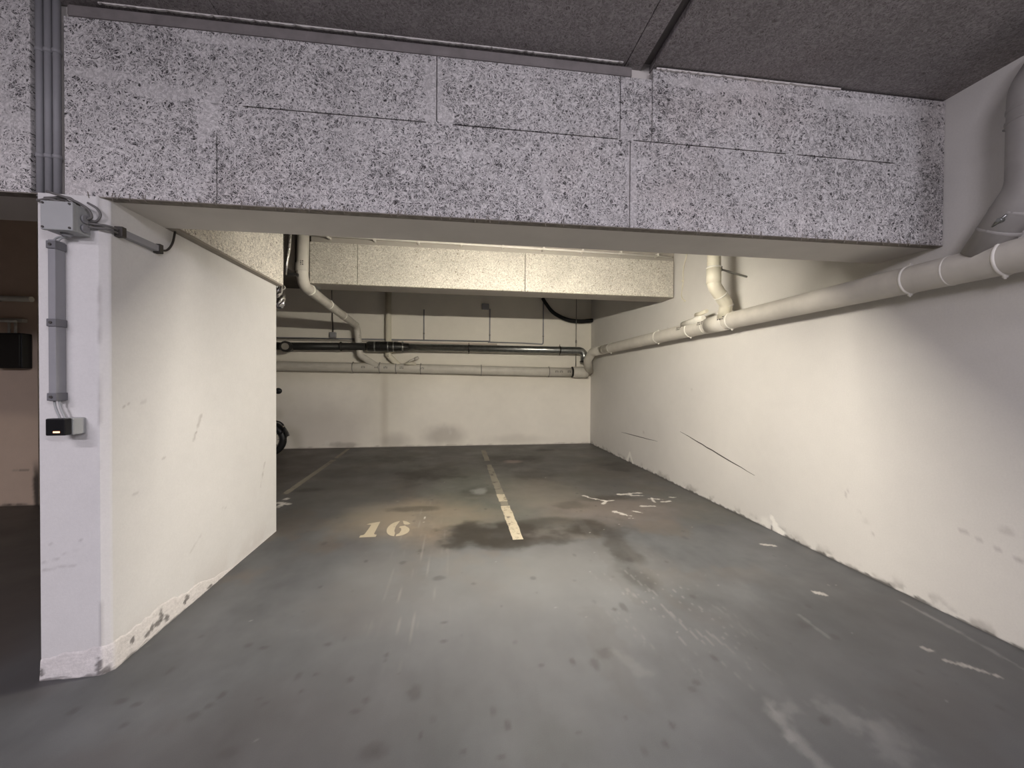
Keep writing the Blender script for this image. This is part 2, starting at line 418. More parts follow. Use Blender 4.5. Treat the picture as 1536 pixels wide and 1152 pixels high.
    C = lay(C, scr, (0.32, 0.31, 0.28), 0.30)
    scr = sst(vn(x * 110 + y * 18, y * 4.0, 5), 0.82, 0.95) * blob(x, y, 1.35, 2.35, 0.35, 0.6, 0.6, 0.3, 4, 2)
    C = lay(C, scr, (0.32, 0.31, 0.30), 0.28)
    # chipped white paint
    WH = (0.62, 0.59, 0.54)
    for x0, y0, x1, y1, wd in ((1.60, 4.68, 1.66, 4.58, 0.025), (1.66, 4.58, 1.79, 4.45, 0.018), (1.79, 4.45, 1.90, 4.46, 0.014), (1.79, 4.45, 1.72, 4.35, 0.02), (2.02, 4.70, 2.20, 4.66, 0.03), (2.18, 4.70, 2.36, 4.72, 0.025), (2.2, 4.62, 2.34, 4.60, 0.02), (2.40, 4.48, 2.36, 4.34, 0.025), (2.36, 4.47, 2.50, 4.42, 0.025), (2.45, 4.33, 2.56, 4.35, 0.018), (2.13, 4.22, 2.27, 4.20, 0.022),
                               (1.76, 4.06, 1.83, 3.95, 0.035), (1.96, 4.06, 2.03, 4.00, 0.02), (1.82, 3.87, 1.86, 3.85, 0.015), (2.66, 4.48, 2.72, 4.48, 0.02),
                               (2.70, 3.10, 2.78, 3.05, 0.022), (2.46, 2.33, 2.50, 2.31, 0.02), (-2.02, 4.86, -1.88, 4.78, 0.03), (-2.02, 4.62, -1.93, 4.80, 0.035), (-2.0, 5.0, -1.97, 5.0, 0.03),
                               (2.54, 1.76, 2.56, 1.74, 0.018), (2.54, 1.67, 2.60, 1.62, 0.016), (2.60, 1.62, 2.66, 1.54, 0.012), (-0.305, 4.18, -0.305, 4.02, 0.006)):
        C = lay(C, seg(x, y, x0, y0, x1, y1, wd * 0.8, 1.5, 26, 3), WH, 0.75)
    PALE = (0.25, 0.25, 0.245)
    for x0, y0, x1, y1, wd, a in ((2.93, 2.16, 2.90, 1.85, 0.012, 0.9), (2.90, 1.85, 2.85, 1.50, 0.014, 0.7), (1.40, 1.55, 1.36, 1.40, 0.025, 0.6), (1.38, 1.42, 1.365, 1.18, 0.03, 0.55), (1.42, 1.50, 1.50, 1.52, 0.03, 0.4), (1.66, 1.50, 1.70, 1.40, 0.06, 0.4), (1.78, 1.36, 1.72, 1.30, 0.08, 0.4), (2.12, 2.12, 2.10, 1.90, 0.012, 0.5), (0.85, 1.95, 0.92, 1.80, 0.035, 0.22)):
        C = lay(C, seg(x, y, x0, y0, x1, y1, wd, 1.2, 22, 5, 0.1, 1.6), PALE, a)
    sp = vn(x * 55, y * 55, 6)
    C = lay(C, sst(sp, 0.985, 1.0), (0.5, 0.5, 0.48), 0.6)
    # floor darker along the foot of the walls
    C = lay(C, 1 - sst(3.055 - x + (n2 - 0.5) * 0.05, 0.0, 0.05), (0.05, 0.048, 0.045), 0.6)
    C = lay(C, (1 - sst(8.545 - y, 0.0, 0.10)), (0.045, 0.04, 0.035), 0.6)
    C = lay(C, blob(x, y, 2.25, 1.35, 0.9, 0.75, 0.7, 0.5, 2.5, 3), (0.060, 0.057, 0.06), 0.45)  # weaker light at the right front, put into this and the next colour
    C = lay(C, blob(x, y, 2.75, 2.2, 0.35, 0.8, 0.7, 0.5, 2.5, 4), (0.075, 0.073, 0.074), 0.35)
    C = lay(C, blob(x, y, -0.75, 1.6, 0.55, 0.3, 0.7, 0.6, 3, 5), (0.08, 0.07, 0.07), 0.35)
    # neighbouring bay: brown dirt
    C = lay(C, sst(-x + (n1 - 0.5) * 0.8, 2.0, 2.6), (0.075, 0.062, 0.052), 0.75)
    return C
FLOORM = vcol('grey_floor_paint', 0.52, 300, 0.13, 0.10, 260, 0.4, 0.10)
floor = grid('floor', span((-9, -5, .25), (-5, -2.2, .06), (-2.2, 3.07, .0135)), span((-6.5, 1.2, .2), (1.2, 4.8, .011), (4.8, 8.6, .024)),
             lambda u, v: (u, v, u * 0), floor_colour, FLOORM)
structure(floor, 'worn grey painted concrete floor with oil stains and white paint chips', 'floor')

XR, YB, XL, YC, YE, ZB, YF = 3.055, 8.545, -1.671, 2.151, 3.979, 2.316, 2.064
WALLM = vcol('white_wall_paint', 0.85, 90, 0.035, 0.16, 170, 0.2)
def rwall_colour(y, z):
    n = fbm(y, z, 1.2, 1, 5, 0.55); f = fbm(y, z, 14, 3, 4, 0.6)
    C = np.ones(y.shape + (3,)) * np.array([0.68, 0.66, 0.625]) * (0.93 + 0.12 * n + 0.04 * (f - 0.5))[..., None]
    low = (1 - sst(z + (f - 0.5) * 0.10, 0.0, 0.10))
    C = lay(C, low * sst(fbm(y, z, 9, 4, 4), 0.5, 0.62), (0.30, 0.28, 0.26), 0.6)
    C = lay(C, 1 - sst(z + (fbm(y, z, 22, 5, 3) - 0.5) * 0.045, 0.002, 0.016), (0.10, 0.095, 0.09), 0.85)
    P = (0.86, 0.84, 0.79); K = (0.10, 0.09, 0.08)
    C = lay(C, seg(y, z, 6.50, 0.16, 6.60, 0.02, 0.03, 0.3), P, 0.9); C = lay(C, seg(y, z, 6.50, 0.16, 6.38, 0.02, 0.03, 0.3), P, 0.9); C = lay(C, seg(y, z, 6.50, 0.07, 6.50, 0.0, 0.012, 0.2), K, 0.8)
    C = lay(C, seg(y, z, 3.37, 0.12, 3.30, 0.03, 0.025, 0.5), P, 0.95); C = lay(C, seg(y, z, 3.34, 0.06, 3.26, 0.02, 0.035, 0.5), P, 0.95); C = lay(C, seg(y, z, 3.375, 0.04, 3.372, 0.0, 0.008, 0.2), K, 0.9)
    C = lay(C, blob(y, z, 3.45, 0.05, 0.06, 0.05, 0.6, 0.4, 20, 1), P, 0.5)
    for cy, cz, r, a in ((2.55, 0.45, 0.015, 0.35), (2.45, 0.33, 0.012, 0.4), (2.5, 0.40, 0.03, 0.15), (1.75, 0.62, 0.03, 0.3), (4.7, 1.33, 0.02, 0.3), (6.0, 0.60, 0.03, 0.3), (1.6, 0.62, 0.06, 0.3), (5.3, 2.2, 0.02, 0.4)):
        C = lay(C, blob(y, z, cy, cz, r, r * 0.7, 0.5, 0.5, 25, 2), (0.33, 0.30, 0.28), a)
    for a in ((1.95, 0.55, 1.7, 0.48), (1.7, 0.48, 1.55, 0.53), (2.63, 0.62, 2.66, 0.55)):
        C = lay(C, seg(y, z, *a, 0.006, 0.8, 30), (0.40, 0.37, 0.36), 0.5)
    return C
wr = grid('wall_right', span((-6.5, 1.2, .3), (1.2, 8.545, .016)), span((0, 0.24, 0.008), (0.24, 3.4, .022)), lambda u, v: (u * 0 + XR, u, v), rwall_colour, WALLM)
structure(wr, 'long off-white painted concrete wall on the right carrying the thick drain pipe', 'wall')
def crack(name, pts, wd):
    mb = MB(); n = len(pts); vs = []
    for i, (y, z) in enumerate(pts):
        h = wd * math.sin(math.pi * min(max(i / (n - 1), 0.04), 0.96)) ** 0.6
        vs += [(XR - 0.0012, y, z - h), (XR - 0.0012, y, z + h)]
    mb.add(vs, [(2 * i, 2 * i + 1, 2 * i + 3, 2 * i + 2) for i in range(n - 1)])
    return mb.build(name, STICK, wr)
def crackpts(a, b, n=14):
    return [(a[0] + (b[0] - a[0]) * i / n + 0, a[1] + (b[1] - a[1]) * i / n + random.uniform(-.003, .003)) for i in range(n + 1)]
tag(crack('wall_crack', crackpts((6.86, 0.488), (5.55, 0.52)), 0.006), 'dark horizontal crack near the back corner')
tag(crack('wall_crack', crackpts((4.95, 0.752), (3.58, 0.472) if False else (3.6, 0.478)), 0.0075), 'longer dark scratch sloping down towards the front')

def bwall_colour(x, z):
    n = fbm(x, z, 1.0, 2, 5, 0.55); f = fbm(x, z, 10, 3, 4, 0.6)
    C = np.ones(x.shape + (3,)) * np.array([0.84, 0.80, 0.71]) * (0.90 + 0.16 * n + 0.05 * (f - 0.5))[..., None]
    D = (0.22, 0.19, 0.16)
    C = lay(C, blob(x, z, -0.2, 0.22, 0.38, 0.2, 0.7, 0.5, 3, 1), D, 0.42)
    C = lay(C, blob(x, z, 1.3, 0.12, 0.6, 0.10, 0.7, 0.5, 3, 1), D, 0.2)
    C = lay(C, blob(x, z, -1.48, 0.8, 0.07, 0.9, 0.8, 0.3, 3, 2), (0.46, 0.40, 0.31), 0.35)
    C = lay(C, blob(x, z, -1.3, 0.12, 0.3, 0.14, 0.8, 0.4, 4, 3), D, 0.30)
    C = lay(C, blob(x, z, -2.8, 0.4, 0.9, 0.6, 0.8, 0.4, 2, 4), (0.36, 0.32, 0.28), 0.4)
    C = lay(C, blob(x, z, -2.3, 0.06, 0.25, 0.05, 0.6, 0.6, 9, 4), D, 0.5)
    C = lay(C, blob(x, z, -2.62, 0.12, 0.05, 0.07, 0.6, 0.6, 9, 5), (0.7, 0.68, 0.62), 0.4)
    C = lay(C, blob(x, z, -0.1, 0.3, 0.03, 0.05, 0.6, 0.6, 9, 5), (0.7, 0.68, 0.62), 0.4)
    C = lay(C, 1 - sst(z + (f - 0.5) * 0.05, 0.0, 0.03), (0.20, 0.17, 0.14), 0.5)
    return C
wb = grid('wall_back', span((-9, -5, .2), (-5, 3.055, .025)), span((0, 3.4, .025)), lambda u, v: (u, u * 0 + YB, v), bwall_colour, WALLM)
structure(wb, 'beige painted back wall of the bay with smudges low down', 'wall')

# neighbouring bay on the far left
def fwall_colour(x, z):
    n = fbm(x, z, 1.6, 4, 5, 0.55); f = fbm(x, z, 12, 3, 4, 0.6)
    C = np.ones(x.shape + (3,)) * np.array([0.68, 0.54, 0.43]) * (0.88 + 0.2 * n + 0.06 * (f - 0.5))[..., None]
    C = lay(C, 1 - sst(z + (f - 0.5) * 0.08, 0.0, 0.04), (0.08, 0.07, 0.06), 0.8)
    C = lay(C, seg(x, z, -5.2, 0.42, -4.72, 0.40, 0.006, 0.6), (0.2, 0.17, 0.14), 0.6)
    C = lay(C, (1 - sst(-4.66 - x + (f - 0.5) * 0.05, 0.0, 0.04)) * (1 - sst(z, 0.3, 0.55)), (0.05, 0.045, 0.04), 0.9)
    return C
wf = grid('wall_far', span((-9, -5.3, .2), (-5.3, -4.63, .012)), span((0, 3.4, .02)), lambda u, v: (u, u * 0 + 5.09, v), fwall_colour, WALLM)
structure(wf, 'dim tan wall of the neighbouring bay seen at the left edge', 'wall')
MB().box(-4.65, -4.63, 5.092, 8.53, 0, 3.27).build('wall_far_side', plain('tan_side', (0.40, 0.34, 0.28), 0.9), wf)
MB().box(-9.1, -9.0, -6.5, 8.5, 0, 3.27).build('wall_far_end', plain('tan_end', (0.40, 0.34, 0.28), 0.9), wf)

# partition wall (left), its chamfered front corner and crumbling plaster foot
def lwall_colour(u, z):
    # u: distance along the faces, 0 at the front face's left corner
    n = fbm(u, z, 1.3, 6, 5, 0.55); f = fbm(u, z, 16, 3, 4, 0.6)
    C = np.ones(u.shape + (3,)) * np.array([0.71, 0.70, 0.685]) * (0.94 + 0.1 * n + 0.05 * (f - 0.5))[..., None]
    D = (0.30, 0.275, 0.26)
    s0 = 0.29  # start of the inner face; y = YC + 0.03 + (u - s0)
    Y = lambda y: s0 + (y - YC - 0.03)
    for a, b, c, d, wd, al in ((2.86, 1.19, 2.83, 1.13, 0.012, .5), (2.82, 1.10, 2.81, 1.09, 0.008, .9), (2.80, 1.07, 2.79, 1.05, 0.010, .5), (2.25, 1.30, 2.28, 1.31, 0.006, .8), (3.74, 0.70, 3.70, 0.60, 0.012, .4), (3.70, 0.60, 3.66, 0.50, 0.006, .3), (2.36, 1.31, 2.40, 1.32, 0.006, .3), (2.31, 0.83, 2.34, 0.835, 0.005, .4), (2.75, 0.33, 2.86, 0.40, 0.006, .3), (2.52, 0.98, 2.54, 0.98, 0.005, .5), (3.1, 0.5, 3.15, 0.49, 0.006, .3)):
        C = lay(C, seg(Y(u * 0 + a) * 0 + u, z, Y(a), b, Y(c), d, wd, 1.3, 34, 1, 0.2, 1.5), D, al * 0.8)
    for a, b, c, d, wd, al in ((0.01, 0.565, 0.07, 0.575, 0.005, .5), (0.01, 0.525, 0.05, 0.53, 0.006, .6), (0.05, 0.535, 0.14, 0.54, 0.005, .45), (0.09, 0.60, 0.15, 0.61, 0.005, .4), (0.04, 0.65, 0.05, 0.655, 0.006, .5), (0.16, 0.66, 0.17, 0.665, 0.005, .5)):
        C = lay(C, seg(u, z, a, b, c, d, wd * 0.8, 1.3, 34, 1, 0.2, 1.5), D, al * 0.7)
    C = lay(C, (1 - sst(np.abs(u - 0.250), 0.0, 0.004)) * sst(fbm(u * 8, z, 5, 2, 3), 0.45, 0.6), (0.42, 0.40, 0.39), 0.6)
    C = lay(C, (1 - sst(z, 0.0, 0.25)) * sst(fbm(u, z, 5, 1, 4), 0.45, 0.6), (0.60, 0.56, 0.53), 0.4)
    return C
PATH = [(-1.951, YC), (-1.701, YC), (XL, YC + 0.03), (XL, YE - 0.02), (XL - 0.02, YE), (-1.951, YE)]
def path_pt(u):
    P = np.array(PATH); L = np.concatenate([[0], np.cumsum(np.hypot(*np.diff(P, axis=0).T))])
    return np.interp(u, L, P[:, 0]), np.interp(u, L, P[:, 1])
PL = float(np.sum(np.hypot(*np.diff(np.array(PATH), axis=0).T)))
_L = [0]
for i in range(len(PATH) - 1): _L.append(_L[-1] + math.dist(PATH[i], PATH[i + 1]))
us = np.unique(np.concatenate([np.linspace(0, PL, 170), np.array(_L)]))
wl = grid('wall_left', us, np.linspace(0, ZB, 190), lambda u, v: (*path_pt(u), v), lwall_colour, WALLM)
structure(wl, 'short white partition wall on the left with card reader on its front end', 'wall')
MB().add([(-1.951, YC, 0), (-1.951, YE, 0), (-1.951, YE, ZB), (-1.951, YC, ZB)], [(0, 1, 2, 3)]).build('wall_left_rear_face', plain('white_rear', (0.6, 0.57, 0.53), 0.9), wl)
def skirt_colour(u, v):
    n = fbm(u, v, 18, 2, 4, 0.6)
    C = np.ones(u.shape + (3,)) * np.array([0.72, 0.69, 0.67]) * (0.85 + 0.25 * n)[..., None]
    for cu, cv, ru, rv in ((0.008, 0.4, 0.012, 0.2), (0.245, 0.30, 0.010, 0.28), (0.27, 0.1, 0.012, 0.15), (0.60, 0.55, 0.018, 0.22), (0.575, 0.38, 0.022, 0.13), (0.53, 0.42, 0.014, 0.12), (0.50, 0.3, 0.02, 0.1), (0.64, 0.3, 0.02, 0.12), (0.82, 0.65, 0.018, 0.2), (0.80, 0.4, 0.012, 0.12), (0.40, 0.55, 0.010, 0.16), (1.05, 0.2, 0.03, 0.15)):
        C = lay(C, blob(u * 4, v, cu * 4, cv, ru * 4, rv, 0.3, 0.9, 14, 1), (0.13, 0.12, 0.115), 0.8)
    C = lay(C, (1 - sst(v + (n - 0.5) * 0.3, 0.0, 0.12)), (0.14, 0.13, 0.125), 0.7)
    return C
def skirt_place(u, v):
    x, y = path_pt(u)
    x1, y1 = path_pt(np.minimum(u + 0.02, PL)); x0, y0 = path_pt(np.maximum(u - 0.02, 0))
    tx, ty = x1 - x0, y1 - y0; L = np.hypot(tx, ty); nx, ny = ty / L, -tx / L
    n = fbm(u, v * 0.1, 26, 1, 4, 0.6)
    top = np.maximum(0.004, (0.07 + 0.085 * fbm(u, u * 0, 7, 3, 4) + 0.03 * np.exp(-((u - 0.45) / 0.2) ** 2)) * (1 - sst(u, 0.75, 1.45)) + 0.02 * (fbm(u, u * 0, 30, 4, 3) - 0.5))
    o = (0.0015 + 0.009 * np.sqrt(np.clip(1 - v, 0, 1)) * (0.2 + 1.2 * n)) * (1 - 0.8 * sst(u, 0.9, 1.45))
    return x + nx * o * (v < 0.999) , y + ny * o * (v < 0.999), v * top
grid('plaster_skirting', np.linspace(0, _L[3], 240), np.linspace(0, 1, 22), skirt_place, skirt_colour, vcol('rough_plaster', 0.95, 70, 0.12, 0.5, 90, 0.1), wl)

# ------------------------------------------------------------------ ceiling
ceil = MB().box(-9, XR, -6.5, YB, 3.285, 3.45).build('ceiling', CONC)
structure(ceil, 'dark grey ceiling of wood-wool boards above the front beam', 'ceiling')
def cboard(x0, x1, z, y0=-6.4, y1=2.2):
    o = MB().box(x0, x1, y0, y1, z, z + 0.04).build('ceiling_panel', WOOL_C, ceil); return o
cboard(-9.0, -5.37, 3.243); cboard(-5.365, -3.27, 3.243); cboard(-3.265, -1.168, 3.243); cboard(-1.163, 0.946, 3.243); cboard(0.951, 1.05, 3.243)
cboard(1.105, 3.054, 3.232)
MB().box(-9, 3.05, 2.62, 8.5, 3.27, 3.284).build('ceiling_panel', plain('low_bounce_ceiling', (0.14, 0.125, 0.11), 0.9, 0, 0.2, 5), ceil)  # rear ceiling coloured dark to cut light bounced onto the back wall

# ------------------------------------------------------------------ front beam, slightly askew to the bay
sk = lambda x, y, z: (x, y - 0.0185 * (x - XR), z)
bf = MB().box(-9, XR, YF + 0.05, YF + 0.389, ZB, 3.284).build('beam_front', SOFFIT, fn=sk)
structure(bf, 'deep concrete beam across the front clad in painted wood-wool boards', 'beam')
def panel(x0, x1, z0, z1, parent=bf, mat=WOOL, y0=YF, t=0.048, fn=sk):
    return MB().box(x0, x1, y0, y0 + t, z0, z1).build('cladding_panel', mat, parent, 0.003, fn)
panel(-9.0, -1.985, ZB, 3.236)
for a, b in ((-1.845, -1.181), (-1.177, 0.971), (0.976, XR - 0.002)):
    panel(a, b, ZB, 2.806)
for a, b in ((-1.845, -0.107), (-0.103, 0.910), (0.914, 1.10)):
    panel(a, b, 2.811, 3.160)
panel(1.104, XR - 0.002, 2.811, 3.222)
for a, b in ((-1.844, -1.06), (-0.16, -0.02), (0.90, 0.99), (2.70, XR - 0.002), (1.95, 2.02)):
    MB().box(a, b, YF + 0.001, YF + 0.03, 2.80, 2.817).build('seam_filler', WOOL, bf, 0, sk)
MB().box(-1.20, -1.15, YF + 0.001, YF + 0.03, 2.665, 2.81).build('seam_filler', WOOL, bf, 0, sk)
MB().box(-9.0, XR - 0.001, YF + 0.001, YF + 0.050, ZB - 0.004, ZB + 0.002).build('board_underside', plain('raw_board_edge', (0.26, 0.235, 0.205), 0.95, 0, 0.35, 30, 0.6, 120), bf, 0, sk)
# ragged painted edge where the ceiling boards meet the beam
def ragged(name, x0, x1, z0, h, y, mat, parent, fn=sk, step=0.012, down=False):
    xs = np.arange(x0, x1, step); v = []; mb = MB()
    for x in xs:
        r = random.random(); hh = h * (0.5 + 0.5 * r) * (0.25 if random.random() < 0.12 else 1)
        v.append((x, hh))
    for i in range(len(v) - 1):
        (x, a), (x2, b) = v[i], v[i + 1]
        s = -1 if down else 1
        mb.add([(x, y, z0), (x2, y, z0), (x2, y, z0 + s * b), (x, y, z0 + s * a), (x, y + 0.01, z0), (x2, y + 0.01, z0), (x2, y + 0.01, z0 + s * b), (x, y + 0.01, z0 + s * a)],
               [(0, 1, 2, 3), (4, 7, 6, 5), (0, 4, 5, 1), (3, 2, 6, 7)])
    return mb.build(name, mat, parent, 0, fn)
MB().box(-1.84, 0.985, YF + 0.006, YF + 0.05, 3.168, 3.226).build('edge_batten', plain('grey_batten', (0.24, 0.22, 0.215), 0.8, 0, 0.2, 12), bf, 0.012, sk)
ragged('filler_edge', -1.7, 0.93, 3.243, 0.009, YF + 0.0, FILLER, bf, down=True)
ragged('filler_edge', 1.12, 2.3, 3.222, 0.012, YF - 0.012, FILLER, bf, down=True)
# torn strands hanging from the lower and upper board edges
def strands(parent, x0, x1, n, y, z, fn, mat, up=False):
    mb = MB()
    for i in range(n):
        x = random.uniform(x0, x1); l = random.uniform(0.006, 0.022); a = random.uniform(-0.02, 0.02)
        mb.tube([(x, y - 0.003, z + (0.02 if not up else -0.02)), (x + a * 0.5, y - 0.004, z), (x + a, y - 0.002 + random.uniform(-.004, .008), z - l if not up else z + l)], 0.0016, 4, False)
    return mb.build('torn_strands', mat, parent, 0, fn)
tag(strands(bf, -1.8, 3.0, 70, YF, ZB, sk, plain('strand', (0.28, 0.25, 0.22), 0.9)), kind='stuff')

# ------------------------------------------------------------------ cross beam further back
Y2, Z2 = 5.109, 2.619
bc = MB().box(-1.775, XR, Y2 + 0.05, 5.463, Z2, 3.27).build('beam_cross', plain('cross_beam_concrete', (0.40, 0.37, 0.33), 0.85, 0, 0.08, 4))
structure(bc, 'second beam across the middle of the bay with brightly lit pale boards', 'beam')
for a, b in ((-1.775, -1.219), (-1.212, 0.906), (0.914, XR - 0.03)):
    MB().box(a, b, Y2, Y2 + 0.048, Z2, 3.125).build('cladding_panel', WOOL_B, bc, 0.003)
tag(strands(bc, -1.5, 2.9, 70, Y2, Z2, None, plain('strand_pale', (0.45, 0.40, 0.33), 0.9)), kind='stuff')

# beam over the partition wall
XS = -1.616
bs = MB().box(-1.945, XS - 0.05, 2.50, YE - 0.004, ZB + 0.012, 3.268).build('beam_side', SOFFIT)
structure(bs, 'pale clad beam resting on top of the short white partition wall', 'beam')
MB().box(XS - 0.048, XS, 2.52, YE, ZB + 0.014, 3.1).build('cladding_panel', WOOL_X, bs, 0.003)
MB().box(XL - 0.02, XS - 0.004, 2.52, YE - 0.002, ZB + 0.001, ZB + 0.0135).build('soffit_strip', plain('grey_soffit_strip', (0.33, 0.30, 0.26), 0.9), bs)

# ------------------------------------------------------------------ batten lamp behind the front beam that lights the bay
lamp = thing('batten_lamp', (0.8, 2.8, 2.53), 'fluorescent batten hung behind the front beam, lighting the bay', 'lamp')
MB().box(0.15, 1.45, 2.775, 2.825, 2.482, 2.53).box(0.15, 1.45, 2.768, 2.782, 2.424, 2.53).box(0.15, 1.45, 2.824, 2.832, 2.474, 2.53).build('housing', WHITE, lamp, 0.004)  # back plate and front lip added to hold back part of the tube's light
for x in (0.17, 1.43):
    MB().box(x - 0.012, x + 0.012, 2.783, 2.817, 2.448, 2.482).build('lamp_holder', WHITE, lamp, 0.002)
for x in (0.35, 1.25):
    MB().tube([(x, 2.8, 2.53), (x, 2.8, 3.27)], 0.006, 8).build('hanger_rod', STEEL, lamp)
te = bpy.data.materials.new('lit_tube'); te.use_nodes = True
te.node_tree.nodes.clear()
em = te.node_tree.nodes.new('ShaderNodeEmission'); ou = te.node_tree.nodes.new('ShaderNodeOutputMaterial')
em.inputs[0].default_value = (*TUBE_COL, 1); em.inputs[1].default_value = TUBE_STRENGTH
te.node_tree.links.new(em.outputs[0], ou.inputs[0])
MB().tube([(0.182, 2.8, 2.463), (1.418, 2.8, 2.463)], 0.013, 10).build('fluorescent_tube', te, lamp)

# ------------------------------------------------------------------ drain pipes
def clamp(p, d, r, parent, bolt=True, stand=None, mat=SEAL):
    """pipe clip: a band, its bolt ears and, if asked, a rod to the wall"""
    mb = MB().ring(p, d, r, 0.018, 0.006)
    d = Vector(d).normalized(); p = Vector(p)
    up = Vector((0, 0, 1)) - d * d.z
    up = up.normalized() if up.length > 0.2 else Vector((0, -1, 0))
    if bolt:
        for s in (-1, 1):
            q = p + up * s * (r + 0.004)
            mb.tube([q - d * 0.008, q + d * 0.008], 0.013, 8)
            mb.tube([q, q + up * s * 0.018], 0.006, 6)
    if stand is not None:
        mb.tube([p, Vector(stand)], 0.007, 8)
    return mb.build('pipe_clip', mat, parent)
def sticker(p, d, r, parent, face, size=0.03):
    """small printed mark on the pipe's skin: short dark bars"""
    d = Vector(d).normalized(); f = Vector(face); f = (f - d * f.dot(d)).normalized(); t = d.cross(f)
    mb = MB()
    for k in range(3):
        for j in range(2):
            c = Vector(p) + d * (k - 1) * size * 0.8
            a0 = (j - 0.5) * 0.26
            vs = []
            for da, dd in ((-0.09, -0.3), (0.09, -0.3), (0.09, 0.2), (-0.09, 0.2)):
                a = a0 + da * (1 if (k + j) % 2 else 0.6)
                vs.append(c + d * dd * size + (f * math.cos(a) + t * math.sin(a)) * (r + 0.0012))
            mb.add(vs, [(0, 1, 2, 3)])
    return mb.build('printed_mark', STICK, parent)

# along the right wall
RW = thing('drain_pipe', (2.92, 1.6, 2.09), 'thick grey-white drain pipe running along the right wall', 'pipe')
XP = 2.92; R1 = 0.088
pz = lambda y: float(np.interp(y, [0.6, 1.6, 1.9, 2.4, 3.25, 5.1, 7.2, 8.0], [2.125, 2.118, 2.116, 2.112, 2.103, 2.082, 2.058, 2.05]))
ys = [0.7, 1.2, 1.6, 2.0, 2.6, 3.3, 4.2, 5.1, 6.0, 7.0, 7.6]
MB().tube([(XP, y, pz(y)) for y in ys], R1, 32).build('pipe_run', PIPE, RW)
dy = Vector((0, 1, -0.01))
for y in (7.05, 5.31, 4.53, 3.79, 2.143, 1.70):
    clamp((XP, y, pz(y)), dy, R1, RW, True, (XR - 0.004, y, pz(y)))
for y in (7.35, 4.22, 3.95, 1.93, 1.50):
    MB().ring((XP, y, pz(y)), dy, R1, 0.012, 0.003).build('pipe_joint', SEAL, RW)
for y in (4.66, 4.22, 3.86, 7.5):
    sticker((XP, y, pz(y)), dy, R1 + 0.006, RW, (-1, -0.2, 0.35), 0.045)
MB().tube([(XP, y, pz(y)) for y in (3.86, 4.16)], R1 + 0.006, 32).build('branch_socket', PIPE, RW)
# inspection cover on the crown of the pipe
ic = MB().tube([(XP - 0.05, 4.20, pz(4.4) + 0.095), (XP - 0.05, 4.30, pz(4.4) + 0.085), (XP - 0.05, 4.62, pz(4.4) + 0.072)], [0.030, 0.050, 0.036], 16).build('inspection_cover', SEAL, RW)
MB().tube([(XP - 0.05, 4.14, pz(4.4) + 0.165), (XP - 0.05, 4.34, pz(4.4) + 0.150)], [0.022, 0.026], 14).tube([(XP - 0.05, 4.30, pz(4.4) + 0.16), (XP - 0.05, 4.30, pz(4.4) + 0.08)], 0.010, 8).build('clamp_lever', PIPE_PALE, ic)
# bend at the back corner joining the back pipe
bend = fillet([(XP, 7.5, pz(7.5)), (2.87, 7.92, 2.04), (2.83, 8.12, 1.87), (2.95, 8.36, 1.64)], [0.14, 0.14], 8)
MB().tube(bend, R1 + 0.003, 28).build('corner_bend', PIPE, RW)
MB().ring((XP, 7.52, pz(7.5)), dy, R1, 0.05, 0.007).build('bend_collar', PIPE, RW)

# downpipe dropping into it under the cross beam
DP = thing('downpipe', (2.70, 3.76, 2.2), 'cream S-bend downpipe dropping into the right wall drain pipe', 'pipe')
MB().ring((2.892, 3.875, 2.185), (0.10, 0.35, -0.9), 0.066, 0.02, 0.006).build('pipe_joint', SEAL, DP)
dpath = fillet([(2.672, 3.75, 3.26), (2.672, 3.75, 2.45), (2.86, 3.80, 2.27), (2.90, 3.90, 2.11)], [0.10, 0.10], 10)
MB().tube(dpath, 0.066, 28).build('pipe_run', PIPE_PALE, DP)
MB().tube([(2.672, 3.75, 2.62), (2.672, 3.75, 2.47)], [0.071, 0.071], 28).build('pipe_socket', PIPE_PALE, DP)
clamp((2.672, 3.75, 2.635), (0, 0, 1), 0.067, DP, False)
MB().ring((2.865, 3.81, 2.262), (0.25, 0.25, -0.9), 0.066, 0.02, 0.006).build('pipe_joint', SEAL, DP)
MB().ring((2.77, 3.776, 2.356), (0.7, 0.18, -0.7), 0.066, 0.012, 0.005).build('pipe_joint', SEAL, DP)
MB().tube([(2.735, 3.75, 2.625), (XR, 3.75, 2.555)], 0.011, 8).box(2.735, 2.76, 3.735, 3.765, 2.60, 2.65).build('wall_bracket', STEEL, DP)

# big downpipe at the right edge of the view
NP = thing('downpipe', (2.88, 1.62, 2.2), 'thick grey downpipe in the upper right corner in front of the beam', 'pipe')
npath = fillet([(2.84, 1.05, 3.135), (2.86, 1.45, 3.125), (2.90, 1.60, 2.96), (2.895, 1.60, 2.46), (XP, 1.80, 2.16)], [0.12, 0.1, 0.16], 10)
MB().tube(npath, 0.085, 32).build('pipe_run', PIPE_NEAR, NP)
for p, d in (((2.90, 1.60, 2.86), (0, 0, 1)), ((2.908, 1.67, 2.355), (0.06, 0.55, -0.83)), ((2.914, 1.725, 2.272), (0.06, 0.55, -0.83))):
    MB().ring(p, d, 0.085, 0.022, 0.004).build('pipe_joint', PIPE_NEAR, NP)
clamp((2.90, 1.60, 2.80), (0, 0, 1), 0.086, NP, True, (XR - 0.004, 1.62, 2.80), PIPE_NEAR)
MB().tube([(2.83, 1.66, 2.30), (2.80, 1.66, 2.30)], 0.010, 8).tube([(2.83, 1.70, 2.28), (2.82, 1.64, 2.32)], 0.006, 8).build('clip_bolt', GALV, NP)

